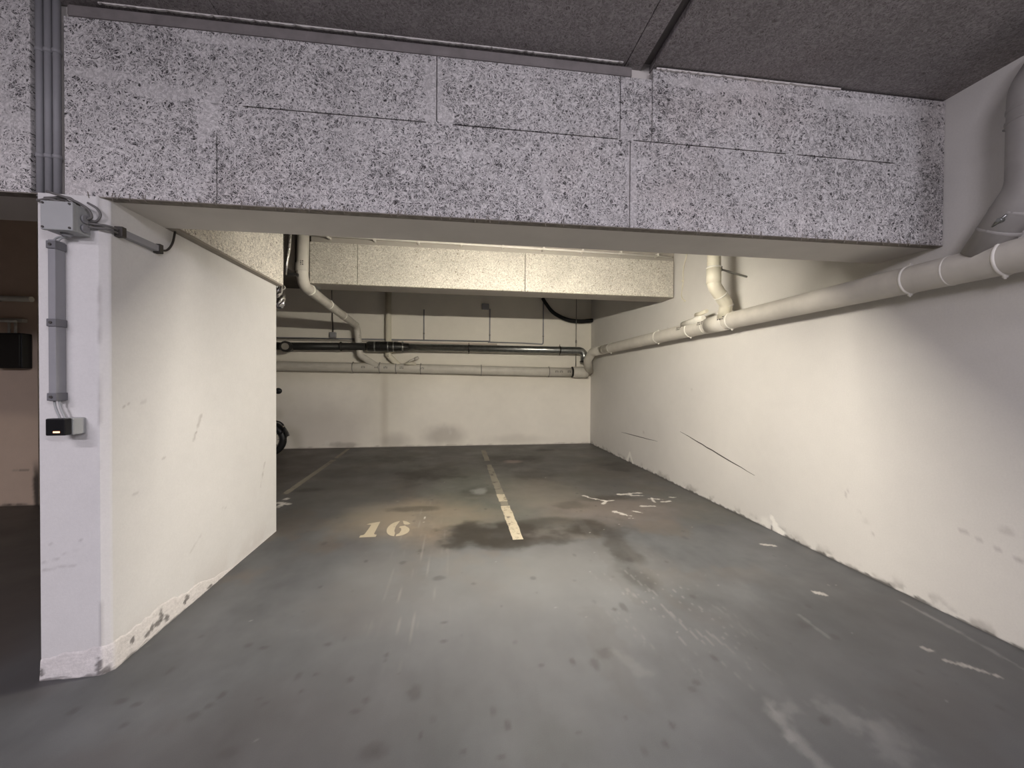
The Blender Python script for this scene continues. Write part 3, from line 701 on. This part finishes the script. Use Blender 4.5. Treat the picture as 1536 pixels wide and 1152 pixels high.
# along the back wall
BW = thing('drain_pipe', (0, 8.4, 1.65), 'grey-white drain pipe running low along the back wall', 'pipe')
R2 = 0.096
bz = lambda x: float(np.interp(x, [-4.6, -3.5, -1.15, 1.7, 2.9], [1.70, 1.690, 1.672, 1.628, 1.62]))
MB().tube([(x, 8.40, bz(x)) for x in (-4.6, -3.5, -2.5, -1.15, 0, 1, 1.7, 2.55)], R2, 28).build('pipe_run', PIPE, BW)
MB().tube([(2.56, 8.40, 1.622), (2.60, 8.40, 1.622), (2.80, 8.40, 1.62), (2.93, 8.385, 1.615)], [0.105, 0.12, 0.122, 0.11], 28).build('end_bend', PIPE, BW)
MB().ring((2.575, 8.40, 1.622), (1, 0, 0), 0.108, 0.03, 0.012).build('bend_collar', DARKPIPE, BW)
for x in (-2.08, -1.55, -1.22, -0.72, 0.55, 2.04):
    clamp((x, 8.40, bz(x)), (1, 0, -0.015), R2, BW, True, (x, YB - 0.004, bz(x)), STEEL)
for x in (-1.86, -1.60, -1.42, -1.10, -0.68, 2.2, 2.3, 2.48):
    sticker((x, 8.40, bz(x)), (1, 0, 0), R2, BW, (0, -1, 0.1), 0.034)
icb = MB().tube([(-0.93, 8.36, bz(-.93) + 0.07), (-0.93, 8.36, bz(-.93) + 0.125)], [0.13, 0.10], 24).build('inspection_cover', PIPE_PALE, BW)
MB().tube([(-0.98, 8.35, bz(-.93) + 0.12), (-0.92, 8.35, bz(-.93) + 0.16), (-0.80, 8.33, bz(-.93) + 0.21)], 0.022, 8).tube([(-0.84, 8.33, bz(-.93) + 0.19), (-0.76, 8.33, bz(-.93) + 0.23)], 0.034, 10).build('clamp_lever', PIPE, icb)

# long slanting downpipe on the left
SP = thing('downpipe', (-1.9, 6.5, 2.3), 'slanting grey downpipe passing under the left end of the pale cross beam', 'pipe')
spath = fillet([(-1.785, 4.94, 3.26), (-1.80, 4.94, 2.56), (-1.985, 8.30, 2.515), (-1.93, 8.33, 1.93), (-1.60, 8.37, 1.70)], [0.16, 0.12, 0.10], 10)
MB().tube(spath, 0.066, 28).build('pipe_run', PIPE, SP)
MB().ring((-1.80, 4.94, 2.76), (0, 0, 1), 0.066, 0.10, 0.006).build('pipe_socket', PIPE, SP)
for t in (0.05, 0.33, 0.62, 0.96):
    q = Vector((-1.80, 5.05, 2.559)).lerp(Vector((-1.985, 8.30, 2.515)), t)
    MB().ring(q, (-0.055, 1, -0.01), 0.066, 0.025, 0.006).build('pipe_joint', SEAL if t in (0.05, 0.33) else PIPE, SP)
sticker((-1.80, 4.94, 2.80), (0, 0, 1), 0.072, SP, (0.3, -1, 0), 0.025)
sticker((-1.945, 8.32, 2.3), (0, 0, 1), 0.066, SP, (0.1, -1, 0), 0.03)
MB().tube([(-1.83, 5.30, 2.62), (-1.78, 5.22, 2.63), (-1.75, 5.36, 2.62)], 0.03, 10).build('clip_bolt', GALV, SP)
MB().tube([(-1.88, 6.35, 2.56), (-1.88, 6.35, 3.27)], 0.005, 6).build('hanger_rod', STEEL, SP)

# upright pipe on the back wall
UPP = thing('downpipe', (-1.38, 8.38, 2.2), 'straight upright pipe on the back wall crossing behind the shiny steel pipe', 'pipe')
MB().tube(fillet([(-1.387, 8.44, 3.26), (-1.385, 8.44, 1.93), (-1.10, 8.40, 1.66)], 0.12, 8), 0.062, 24).build('pipe_run', PIPE_PALE, UPP)
MB().ring((-1.386, 8.44, 1.98), (0, 0, 1), 0.062, 0.12, 0.007).build('pipe_socket', PIPE_PALE, UPP)
sticker((-1.385, 8.44, 1.93), (0, 0, 1), 0.069, UPP, (0, -1, 0), 0.025)

# steel water pipes
GP = thing('steel_pipe', (0.8, 8.30, 2.1), 'shiny galvanised steel pipe with a downturned end on the back wall', 'pipe')
MB().tube(fillet([(-1.15, 8.27, 2.105), (2.80, 8.27, 2.095), (2.80, 8.27, 1.86)], 0.14, 10), 0.078, 28).build('pipe_run', GALV, GP)
MB().tube([(2.80, 8.27, 1.86), (2.80, 8.27, 1.835)], 0.092, 24).build('outlet_flange', DARKPIPE, GP)
MB().tube([(-1.78, 8.27, 2.105), (-1.74, 8.27, 2.105), (-1.2, 8.27, 2.105), (-1.1, 8.27, 2.105), (-0.95, 8.27, 2.105)], [0.085, 0.105, 0.108, 0.092, 0.084], 24).build('coupling', plain('dull_steel', (0.10, 0.10, 0.095), 0.28, 0.85, 0.3, 20), GP)
for x in (-1.62, -1.36, -1.25, -1.07):
    MB().ring((x, 8.27, 2.105), (1, 0, 0), 0.105, 0.03, 0.006).build('coupling_band', GALV, GP)
for x in (0.28, 2.25):
    mb = MB().ring((x, 8.27, 2.10), (1, 0, 0), 0.078, 0.03, 0.008)
    mb.tube([(x, 8.27, 2.19), (x, 8.27, 2.215)], 0.008, 6).tube([(x, 8.27, 2.01), (x, 8.27, 1.985)], 0.008, 6).tube([(x, 8.27, 2.1), (x, YB, 2.1)], 0.008, 6)
    mb.build('pipe_clip', DARKPIPE, GP)
KP = thing('steel_pipe', (-3, 8.27, 2.09), 'dull black steel pipe on the back wall left of the slanting downpipe', 'pipe')
MB().tube([(-4.6, 8.27, 2.06), (-1.80, 8.27, 2.10)], 0.075, 24).build('pipe_run', DARKPIPE, KP)
MB().ring((-2.28, 8.27, 2.093), (1, 0, 0), 0.075, 0.05, 0.018).build('pipe_coupling', DARKPIPE, KP)
cap = MB().tube([(-3.27, 8.27, 2.06), (-3.25, 8.08, 2.06)], 0.105, 24).build('branch_cap', DARKPIPE, KP)
MB().tube([(-3.249, 8.085, 2.06), (-3.247, 8.065, 2.06)], 0.065, 24).build('cap_disc', plain('worn_disc', (0.34, 0.32, 0.28), 0.5, 0.1), cap)

# ------------------------------------------------------------------ cables and conduits on the back wall
def cond(mb, pts, r=0.012, n=10, f=0.04):
    return mb.tube(fillet(pts, f, 6) if len(pts) > 2 else pts, r, n)
HC = thing('conduit', (-1, 8.52, 2.27), 'long thin grey conduit running just above the pipes on the back wall', 'conduit')
cond(MB(), [(-4.6, 8.525, 2.262), (-2.4, 8.525, 2.270), (0.745, 8.525, 2.278)], 0.016).build('conduit_run', GREYPVC, HC)
cond(MB(), [(0.70, 8.525, 2.262), (1.5, 8.525, 2.258), (1.93, 8.525, 2.24), (1.938, 8.525, 2.30)], 0.014).build('conduit_run', GREYPVC, HC)
MB().box(-4.6, -1.2, 8.49, 8.543, 2.215, 2.245).build('cable_tray', plain('tray_beige', (0.40, 0.37, 0.33), 0.6), HC)
MB().box(-1.2, 0.9, 8.50, 8.543, 2.20, 2.232).build('cable_tray', plain('tray_pink', (0.50, 0.42, 0.36), 0.6), HC)
VC = []
for x, z1, box, lab in ((-0.667, 2.93, False, 'thin upright conduit on the back wall beside the upright pipe'), (0.742, 2.99, True, 'thin upright conduit ending at a small box, middle of the back wall'), (1.937, 3.26, False, 'thin upright conduit on the back wall beside the black hose')):
    t = thing('conduit', (x, 8.525, 2.27), lab, 'conduit')
    cond(MB(), [(x, 8.525, 2.27), (x, 8.525, z1)], 0.013).build('conduit_run', GREYPVC, t)
    MB().ring((x, 8.525, 2.42), (0, 0, 1), 0.013, 0.03, 0.006).build('conduit_clip', STEEL, t)
    if box:
        bx = x - 0.10 if x > 0 else x - 0.03
        b = MB().box(bx - 0.075, bx + 0.075, 8.47, 8.545, z1 - 0.02, z1 + 0.10).build('junction_box', GREYPVC, t, 0.006)
        MB().box(bx - 0.065, bx + 0.065, 8.462, 8.47, z1 - 0.01, z1 + 0.09).build('box_lid', GREYPVC, b, 0.003)
HS = thing('hose', (2.5, 8.45, 2.8), 'thick black hose sagging along the back wall near the right corner', 'hose')
HP = [(1.90, 8.46, 3.26), (1.97, 8.46, 3.15), (2.14, 8.45, 2.95), (2.45, 8.44, 2.80), (2.76, 8.44, 2.765), (3.05, 8.44, 2.795)]
MB().tube(spline(HP), 0.038, 16).build('hose_run', BLACK, HS)
MB().tube(spline([(a - 0.02, b - 0.05, c - 0.045) for a, b, c in HP]), 0.012, 10).build('thin_hose', BLACK, HS)
HR = thing('hanger_rod', (2.645, 8.4, 1.9), 'thin steel rod hanging from the ceiling to the pipe end in the right corner', 'rod')
MB().tube([(2.645, 8.36, 1.745), (2.645, 8.36, 3.26)], 0.008, 8).build('rod', STEEL, HR)
MB().tube([(2.645, 8.36, 2.27), (2.645, 8.36, 2.33)], 0.016, 8).build('turnbuckle', STEEL, HR)
HB = thing('hanger_rod', (-2.5, 8.5, 2.4), 'thin rod with a small grey bracket above the black steel pipe', 'rod')
MB().tube([(-2.50, 8.50, 2.37), (-2.525, 8.50, 3.26)], 0.010, 8).build('rod', DARKPIPE, HB)
MB().box(-2.56, -2.44, 8.47, 8.54, 2.29, 2.40).build('bracket', GREYPVC, HB, 0.006)
# conduit along the back lower edge of the front beam
BC = thing('conduit', (0.6, 5.08, 3.19), 'thin pale conduit clipped along the top of the pale cross beam', 'conduit')
MB().tube([(-1.93, 5.08, 3.195), (0.6, 5.08, 3.187), (2.98, 5.08, 3.172)], 0.013, 10).build('conduit_run', SEAL, BC)
for i in range(9):
    x = -1.55 + i * 0.54
    MB().box(x - 0.012, x + 0.012, 5.06, 5.158, 3.168, 3.208).build('conduit_clip', SEAL, BC, 0.002)
# cord on the right wall
CR = thing('cord', (3.04, 4.85, 2.52), 'thin pale cord hanging down the right wall beside the cross beam', 'cord')
MB().tube(spline([(3.045, 4.78, 3.24), (3.042, 4.84, 3.10), (3.044, 4.905, 2.95), (3.042, 4.905, 2.77), (3.043, 4.94, 2.64), (3.042, 4.92, 2.57), (3.043, 4.855, 2.52)]), 0.007, 8).sphere((3.04, 4.906, 2.80), 0.016).sphere((3.04, 4.855, 2.52), 0.014).build('cord_run', PIPE_PALE, CR)

# ------------------------------------------------------------------ foil clad duct behind the partition beam
FD = thing('duct', (-2.2, 4.6, 2.6), 'dark duct with shiny foil seam in the gap beside the left beam end', 'duct')
MB().box(-2.9, -1.87, 4.75, 5.10, 2.68, 3.26).build('duct_body', plain('dark_sheet', (0.06, 0.052, 0.045), 0.5, 0.3), FD, 0.01)
MB().tube([(-1.84, 4.60, 2.58), (-1.835, 4.60, 2.72), (-1.815, 4.60, 2.86), (-1.80, 4.60, 3.05), (-1.79, 4.60, 3.26)], [0.006, 0.018, 0.020, 0.018, 0.018], 10).build('foil_seam', FOIL, FD)
MB().box(-1.88, -1.76, 4.70, 4.74, 2.60, 2.63).build('duct_bracket', DARKPIPE, FD)
FW = thing('foil_wrap', (-1.86, 4.5, 2.3), 'crumpled shiny foil lagging hanging just behind the partition wall end', 'foil')
mb = MB(); pts = []
nseg = 9; nr = 14; vs = []
for i in range(nseg):
    z = 2.20 + 0.26 * i / (nseg - 1)
    for k in range(nr):
        a = 2 * math.pi * k / nr; r = 0.055 * random.uniform(0.6, 1.2) * (0.75 if i in (0, nseg - 1) else 1)
        vs.append((-1.865 + r * math.cos(a), 4.5 + r * math.sin(a), z + random.uniform(-.01, .01)))
fs = [(i * nr + k, i * nr + (k + 1) % nr, (i + 1) * nr + (k + 1) % nr, (i + 1) * nr + k) for i in range(nseg - 1) for k in range(nr)]
mb.add(vs, fs, False).tube([(-1.865, 4.5, 2.42), (-1.83, 4.47, 2.50), (-1.86, 4.6, 3.26)], 0.012, 8)
mb.build('foil_sleeve', FOIL, FW)
MB().tube([(-1.905, 4.3, 2.40), (-1.80, 4.30, 2.49), (-1.76, 4.3, 2.52)], 0.006, 6).build('tie_wire', PIPE_PALE, FW)

# ------------------------------------------------------------------ front end of the partition: box, trunking, reader, cables
for i, (x, lab) in enumerate(((-1.962, 'grey conduit on the front beam, nearest the left edge of three'), (-1.926, 'grey conduit on the front beam, middle of the three uprights'), (-1.890, 'grey conduit on the front beam, nearest the centre of three'))):
    t = thing('conduit', (x, 2.12, 2.3), lab, 'conduit', 'upright conduits on the front beam')
    MB().tube([(x, YF + 0.02, ZB - 0.012), (x, YF + 0.02, 3.26)], 0.0145, 14).build('conduit_run', GREYPVC, t, 0, sk)
    for z in (2.5, 3.0):
        MB().ring((x, YF + 0.02, z), (0, 0, 1), 0.0145, 0.02, 0.003).build('conduit_clip', GREYPVC, t, 0, sk)
JB = thing('junction_box', (-1.795, 2.15, 2.18), 'pale grey electrical junction box at the top of the white partition end', 'junction box')
MB().box(-1.857, -1.733, 2.078, 2.151, 2.118, 2.245).build('box_body', BOXPVC, JB, 0.004)
MB().box(-1.859, -1.731, 2.058, 2.078, 2.116, 2.247).build('box_lid', BOXPVC, JB, 0.004)
for x in (-1.848, -1.742):
    for z in (2.127, 2.236):
        MB().tube([(x, 2.060, z), (x, 2.054, z)], 0.005, 10).build('lid_screw', STICK, JB)
for z in (2.19, 2.145):
    MB().tube([(-1.733, 2.115, z), (-1.722, 2.115, z)], 0.019, 14).build('cable_gland', GREYPVC, JB)
for x in (-1.81, -1.785, -1.76):
    MB().tube([(x, 2.115, 2.245), (x, 2.115, 2.262)], 0.011, 12).build('cable_gland', DARKWIRE, JB)
MB().tube([(-1.80, 2.112, 2.118), (-1.80, 2.112, 2.102)], [0.022, 0.014], 12).build('cable_gland', GREYPVC, JB)
CT = thing('cable_trunking', (-1.845, 2.15, 1.7), 'upright grey cable trunking between junction box and card reader', 'trunking')
MB().box(-1.868, -1.838, 2.100, 2.151, 1.335, 2.085).build('trunking_body', GREYPVC, CT, 0.003)
for z in (2.06, 1.70, 1.355):
    MB().box(-1.871, -1.832, 2.094, 2.151, z - 0.018, z + 0.018).build('trunking_clip', plain('clip_grey', (0.17, 0.17, 0.18), 0.5), CT, 0.003)
    MB().tube([(-1.852, 2.095, z), (-1.852, 2.089, z)], 0.006, 10).build('clip_screw', STICK, CT)
for x, lab in ((-1.862, 'thin grey cable'), (-1.842, 'thin grey cable')):
    MB().tube(spline([(x + 0.055, 2.115, 2.105), (x + 0.02, 2.118, 2.10), (x, 2.12, 2.085)]), 0.0045, 8).build('cable', BOXPVC, CT)
    MB().tube(spline([(x, 2.12, 1.335), (x + 0.006, 2.12, 1.30), (x + 0.028, 2.115, 1.252)]), 0.0045, 8).build('cable', BOXPVC, CT)
CD = thing('card_reader', (-1.80, 2.15, 1.22), 'small black and grey card reader with glowing orange light on white partition end', 'card reader')
MB().box(-1.835, -1.757, 2.085, 2.151, 1.178, 1.256).build('reader_body', BOXPVC, CD, 0.006)
MB().box(-1.838, -1.760, 2.050, 2.085, 1.180, 1.258).build('reader_face', BLACKM, CD, 0.005)
le = bpy.data.materials.new('orange_light'); le.use_nodes = True
le.node_tree.nodes['Principled BSDF'].inputs['Emission Color'].default_value = (1.0, 0.35, 0.12, 1)
le.node_tree.nodes['Principled BSDF'].inputs['Emission Strength'].default_value = 2.2
MB().box(-1.806, -1.780, 2.0485, 2.0505, 1.193, 1.2005).build('indicator_light', le, CD)
# cables from the conduits to the box, and the loops
CB = thing('cable', (-1.72, 2.13, 2.25), 'tangle of thin grey cables looping around the junction box', 'cable')
for pts, r in (([(-1.962, 2.175, 2.30), (-1.94, 2.14, 2.275), (-1.87, 2.115, 2.275), (-1.81, 2.115, 2.257)], 0.006), ([(-1.926, 2.175, 2.30), (-1.90, 2.13, 2.285), (-1.82, 2.115, 2.282), (-1.785, 2.115, 2.257)], 0.006), ([(-1.890, 2.175, 2.30), (-1.86, 2.13, 2.29), (-1.79, 2.115, 2.285), (-1.76, 2.115, 2.257)], 0.006),
               ([(-1.86, 2.09, 2.30), (-1.76, 2.085, 2.268), (-1.715, 2.11, 2.24), (-1.705, 2.12, 2.205), (-1.722, 2.118, 2.192)], 0.0055), ([(-1.73, 2.13, 2.275), (-1.70, 2.14, 2.255), (-1.685, 2.142, 2.225), (-1.70, 2.14, 2.195), (-1.722, 2.13, 2.188)], 0.005)):
    MB().tube(spline(pts), r, 8).build('cable_loop', WIRE, CB)
HC2 = thing('cable_trunking', (-1.66, 2.3, 2.17), 'grey trunking running back along the inner face of the white partition', 'trunking')
MB().box(-1.671, -1.640, 2.20, 2.475, 2.152, 2.187).build('trunking_body', GREYPVC, HC2, 0.003)
for y in (2.21, 2.46):
    MB().box(-1.671, -1.634, y - 0.014, y + 0.014, 2.144, 2.195).build('trunking_clip', DARKWIRE, HC2, 0.003)
for z in (2.177, 2.160):
    MB().tube(spline([(-1.722, 2.125, z), (-1.70, 2.138, z), (-1.672, 2.142, z), (-1.655, 2.165, z), (-1.655, 2.20, z)]), 0.0055, 8).build('cable', WIRE, HC2)
MB().tube(spline([(-1.655, 2.475, 2.168), (-1.655, 2.53, 2.185), (-1.655, 2.575, 2.24), (-1.65, 2.59, 2.315)]), 0.006, 8).build('cable', DARKWIRE, HC2)

# ------------------------------------------------------------------ far left, in the neighbouring bay
LP = thing('pipe', (-4.9, 5.0, 2.3), 'pale horizontal pipe high in the dark bay at the left edge', 'pipe')
MB().tube([(-8.5, 5.0, 2.285), (-4.60, 5.0, 2.295)], 0.030, 16).build('pipe_run', PIPE, LP)
MB().ring((-4.9, 5.0, 2.294), (1, 0, 0), 0.03, 0.03, 0.005).build('pipe_clip', STEEL, LP)
LB = thing('batten_lamp', (-5.1, 5.05, 2.06), 'unlit white batten lamp on the dim wall at the left edge', 'lamp')
MB().box(-5.9, -4.72, 5.03, 5.088, 2.045, 2.085).build('housing', plain('dusty_white', (0.48, 0.45, 0.40), 0.5), LB, 0.005)
MB().tube([(-5.85, 5.01, 2.052), (-4.76, 5.01, 2.052)], 0.014, 10).build('fluorescent_tube', plain('unlit_tube', (0.6, 0.58, 0.54), 0.3), LB)
KB = thing('control_box', (-4.8, 5.05, 1.7), 'black wall box with a pale sticker at the left edge', 'control box')
kb = MB().box(-4.935, -4.675, 4.98, 5.088, 1.535, 1.92).build('box_body', BLACKM, KB, 0.01)
MB().box(-4.925, -4.685, 4.965, 4.98, 1.545, 1.91).build('box_lid', BLACKM, KB, 0.006)
MB().box(-4.935, -4.885, 4.962, 4.966, 1.64, 1.74).build('sticker', plain('grubby_sticker', (0.42, 0.39, 0.35), 0.6), KB)
for x in (-4.86, -4.80):
    MB().tube([(x, 5.05, 1.92), (x, 5.05, 2.045)], 0.012, 8).build('cable', PIPE, KB)

# ------------------------------------------------------------------ motorcycle, mostly hidden behind the partition
MC = thing('motorcycle', (-4.1, 7.75, 0), 'black motorcycle parked behind the white partition, only its front edge showing', 'motorcycle')
def wheel(cx, name):
    c = Vector((cx, 7.75, 0.31))
    circ = lambda r, y=0: [c + Vector((r * math.cos(a), y, r * math.sin(a))) for a in [2 * math.pi * i / 40 for i in range(41)]]
    wv = MB().tube(circ(0.25), 0.06, 14, False).build(name, BLACK, MC)
    rim = MB().tube(circ(0.195), 0.018, 10, False)
    for i in range(10):
        a = math.pi * 2 * i / 10
        rim.tube([c, c + Vector((0.19 * math.cos(a), 0, 0.19 * math.sin(a)))], 0.006, 6)
    rim.tube([c + Vector((0, -0.06, 0)), c + Vector((0, 0.06, 0))], 0.035, 12)
    rim.build('wheel_rim', plain('chrome', (0.5, 0.5, 0.5), 0.2, 1.0), wv)
    return wv
wheel(-3.40, 'front_wheel'); wheel(-4.80, 'rear_wheel')
CHR = plain('bright_chrome', (0.7, 0.7, 0.68), 0.12, 1.0)
fend = MB(); arc = [(-3.40 + 0.345 * math.cos(a), 7.75, 0.31 + 0.345 * math.sin(a)) for a in [math.radians(10 + 12 * i) for i in range(14)]]
vs = []; fs = []
for p in arc:
    for dyy, dz in ((-0.07, -0.03), (-0.05, 0.0), (0.05, 0.0), (0.07, -0.03)): vs.append((p[0], p[1] + dyy, p[2] + dz))
fs = [(i * 4 + j, i * 4 + j + 1, i * 4 + j + 5, i * 4 + j + 4) for i in range(13) for j in range(3)]
fend.add(vs, fs, True).build('front_fender', BLACKM, MC)
for s in (-1, 1):
    MB().tube([(-3.40, 7.75 + s * 0.09, 0.31), (-3.62, 7.75 + s * 0.09, 0.98)], 0.022, 12).build('fork_leg', CHR, MC)
MB().tube(spline([(-3.66, 7.37, 1.05), (-3.60, 7.55, 1.06), (-3.60, 7.75, 1.03), (-3.60, 7.95, 1.06), (-3.66, 8.13, 1.05)]), 0.013, 10).build('handlebar', BLACKM, MC)
MB().sphere((-3.47, 7.75, 0.88), 0.10, 10, (0.8, 1, 1)).build('headlamp', CHR, MC)
for s in (-1, 1):
    mm = MB().sphere((-3.20 if s < 0 else -3.36, 7.75 + s * 0.30, 1.20), 0.075, 10, (0.9, 0.5, 0.8)).build('mirror', BLACKM, MC)
    MB().tube(spline([(-3.62, 7.75 + s * 0.28, 1.06), (-3.50, 7.75 + s * 0.30, 1.14), (-3.24 if s < 0 else -3.40, 7.75 + s * 0.30, 1.19)]), 0.007, 8).build('mirror_stem', BLACKM, mm)
MB().tube(spline([(-3.38, 7.64, 0.62), (-3.20, 7.62, 0.66), (-3.10, 7.62, 0.60), (-3.08, 7.62, 0.50), (-3.16, 7.62, 0.42)]), 0.013, 10).build('guard_bar', BLACKM, MC)
MB().sphere((-3.085, 7.60, 0.575), 0.022, 8).build('indicator', CHR, MC)
MB().sphere((-3.30, 7.66, 0.67), 0.06, 8, (1.3, 0.7, 0.6)).build('horn', BLACKM, MC)
MB().sphere((-3.95, 7.75, 0.86), 0.27, 12, (1.1, 0.55, 0.55)).build('fuel_tank', plain('black_gloss', (0.015, 0.012, 0.012), 0.15), MC)
MB().sphere((-4.50, 7.75, 0.80), 0.36, 12, (1.1, 0.42, 0.22)).build('seat', BLACK, MC)
MB().box(-4.25, -3.75, 7.62, 7.88, 0.25, 0.62).sphere((-4.0, 7.75, 0.60), 0.17).build('engine', DARKPIPE, MC, 0.03)
MB().tube([(-3.62, 7.75, 0.95), (-3.72, 7.75, 0.45), (-4.2, 7.75, 0.28), (-4.80, 7.75, 0.31)], 0.03, 10).tube([(-3.64, 7.75, 0.90), (-4.4, 7.75, 0.72), (-4.95, 7.75, 0.75)], 0.025, 10).build('frame', BLACKM, MC)
MB().tube(spline([(-3.75, 7.60, 0.45), (-3.8, 7.58, 0.25), (-4.2, 7.58, 0.22), (-5.0, 7.56, 0.33)]), 0.04, 12).build('exhaust', CHR, MC)
MB().tube([(-4.1, 7.62, 0.28), (-4.05, 7.42, 0.01)], 0.012, 8).build('side_stand', BLACKM, MC)

# ------------------------------------------------------------------ painted markings on the floor
PAINT = NT('worn_cream_paint'); _P = PAINT.obj()
_w = PAINT.rng(PAINT.noise(_P, 12, 6, 0.75), 0.50, 0.66)
_c = PAINT.mix(_w, (0.46, 0.405, 0.30), (0.17, 0.15, 0.12)); PAINT = PAINT.out(_c, 0.6)
DIGIT = NT('cream_number_paint'); _P = DIGIT.obj()
_w = DIGIT.rng(DIGIT.noise(_P, 16, 6, 0.75), 0.58, 0.72)
_c = DIGIT.mix(_w, (0.43, 0.375, 0.275), (0.25, 0.22, 0.17)); DIGIT = DIGIT.out(_c, 0.6)
FADED = NT('faded_grey_paint'); _P = FADED.obj()
_w = FADED.rng(FADED.noise(_P, 6, 5, 0.7), 0.50, 0.72)
_c = FADED.mix(_w, (0.235, 0.215, 0.17), (0.10, 0.093, 0.08)); FADED = FADED.out(_c, 0.65)
NUM = thing('bay_number', (-0.66, 3.88, 0), 'cream stencilled number 16 painted on the grey floor', 'marking')
def flat(mb, pts, z=0.0012):
    n = len(pts); return mb.add([(x, y, z) for x, y in pts] + [(x, y, 0.0002) for x, y in pts], [tuple(range(n)), tuple(reversed(range(n, 2 * n)))] + [(i, (i + 1) % n, n + (i + 1) % n, n + i) for i in range(n)])
ONE = [(-0.860, 3.70), (-0.715, 3.70), (-0.715, 3.748), (-0.735, 3.755), (-0.745, 3.775), (-0.745, 4.085), (-0.845, 4.045), (-0.862, 4.020), (-0.825, 4.015), (-0.815, 4.0), (-0.828, 3.775), (-0.838, 3.755), (-0.860, 3.748)]
flat(MB(), ONE).build('painted_digit', DIGIT, NUM)
six = MB()
cx, cy = -0.535, 3.885
def ell(a0, a1, rx, ry, ox=0.0, oy=0.0, n=14):
    return [(cx + ox + rx * math.cos(math.radians(a0 + (a1 - a0) * i / n)), cy + oy + ry * math.sin(math.radians(a0 + (a1 - a0) * i / n))) for i in range(n + 1)]
flat(six, ell(98, 262, 0.110, 0.195) + [(cx - 0.018, cy - 0.12), (cx - 0.034, cy - 0.06), (cx - 0.036, cy + 0.06), (cx - 0.022, cy + 0.15)])
flat(six, [(cx + 0.012, cy + 0.195)] + ell(78, 40, 0.110, 0.195, 0, 0, 6) + [(cx + 0.098, cy + 0.105), (cx + 0.075, cy + 0.085), (cx + 0.045, cy + 0.09), (cx + 0.028, cy + 0.12), (cx + 0.022, cy + 0.155)])
flat(six, [(cx + 0.000, cy - 0.195), (cx + 0.000, cy - 0.155), (cx + 0.022, cy - 0.13), (cx + 0.030, cy - 0.06), (cx + 0.020, cy + 0.0), (cx + 0.000, cy + 0.012), (cx + 0.004, cy + 0.045), (cx + 0.05, cy + 0.058)] + list(reversed(ell(-88, 45, 0.108, 0.125, 0.0, -0.07, 12))))
six.build('painted_digit', DIGIT, NUM)
def worn_line(name, x, y0, y1, wd, mat, parent, ends=0.02, x2=None):
    mb = MB(); n = max(6, int((y1 - y0) / 0.05)); L = []; Rr = []
    for i in range(n + 1):
        y = y0 + (y1 - y0) * i / n; xx = x + ((x2 if x2 is not None else x) - x) * i / n
        L.append((xx - wd / 2 * random.uniform(0.86, 1.04), y)); Rr.append((xx + wd / 2 * random.uniform(0.86, 1.04), y))
    for i in range(n):
        mb.add([(*L[i], 0.001), (*Rr[i], 0.001), (*Rr[i + 1], 0.001), (*L[i + 1], 0.001)], [(0, 1, 2, 3)])
    return mb.build(name, mat, parent)
DL = thing('bay_line', (0.57, 5.5, 0), 'worn cream line painted on the floor between the two bays', 'marking')
for y0, y1, m, wd in ((3.47, 4.42, PAINT, 0.105), (4.58, 4.88, PAINT, 0.105), (4.88, 6.35, FADED, 0.10), (6.9, 7.95, FADED, 0.10), (4.43, 4.57, FADED, 0.09), (6.36, 6.6, FADED, 0.08)):
    worn_line('line_dash', 0.572, y0, y1, wd, m, DL)
LL = thing('bay_line', (-2.1, 6.8, 0), 'faded line painted on the dark floor beyond the white partition', 'marking')
worn_line('line_dash', -2.10, 5.2, 7.3, 0.085, FADED, LL, x2=-2.13); worn_line('line_dash', -2.14, 7.45, 8.4, 0.07, FADED, LL, x2=-2.17)
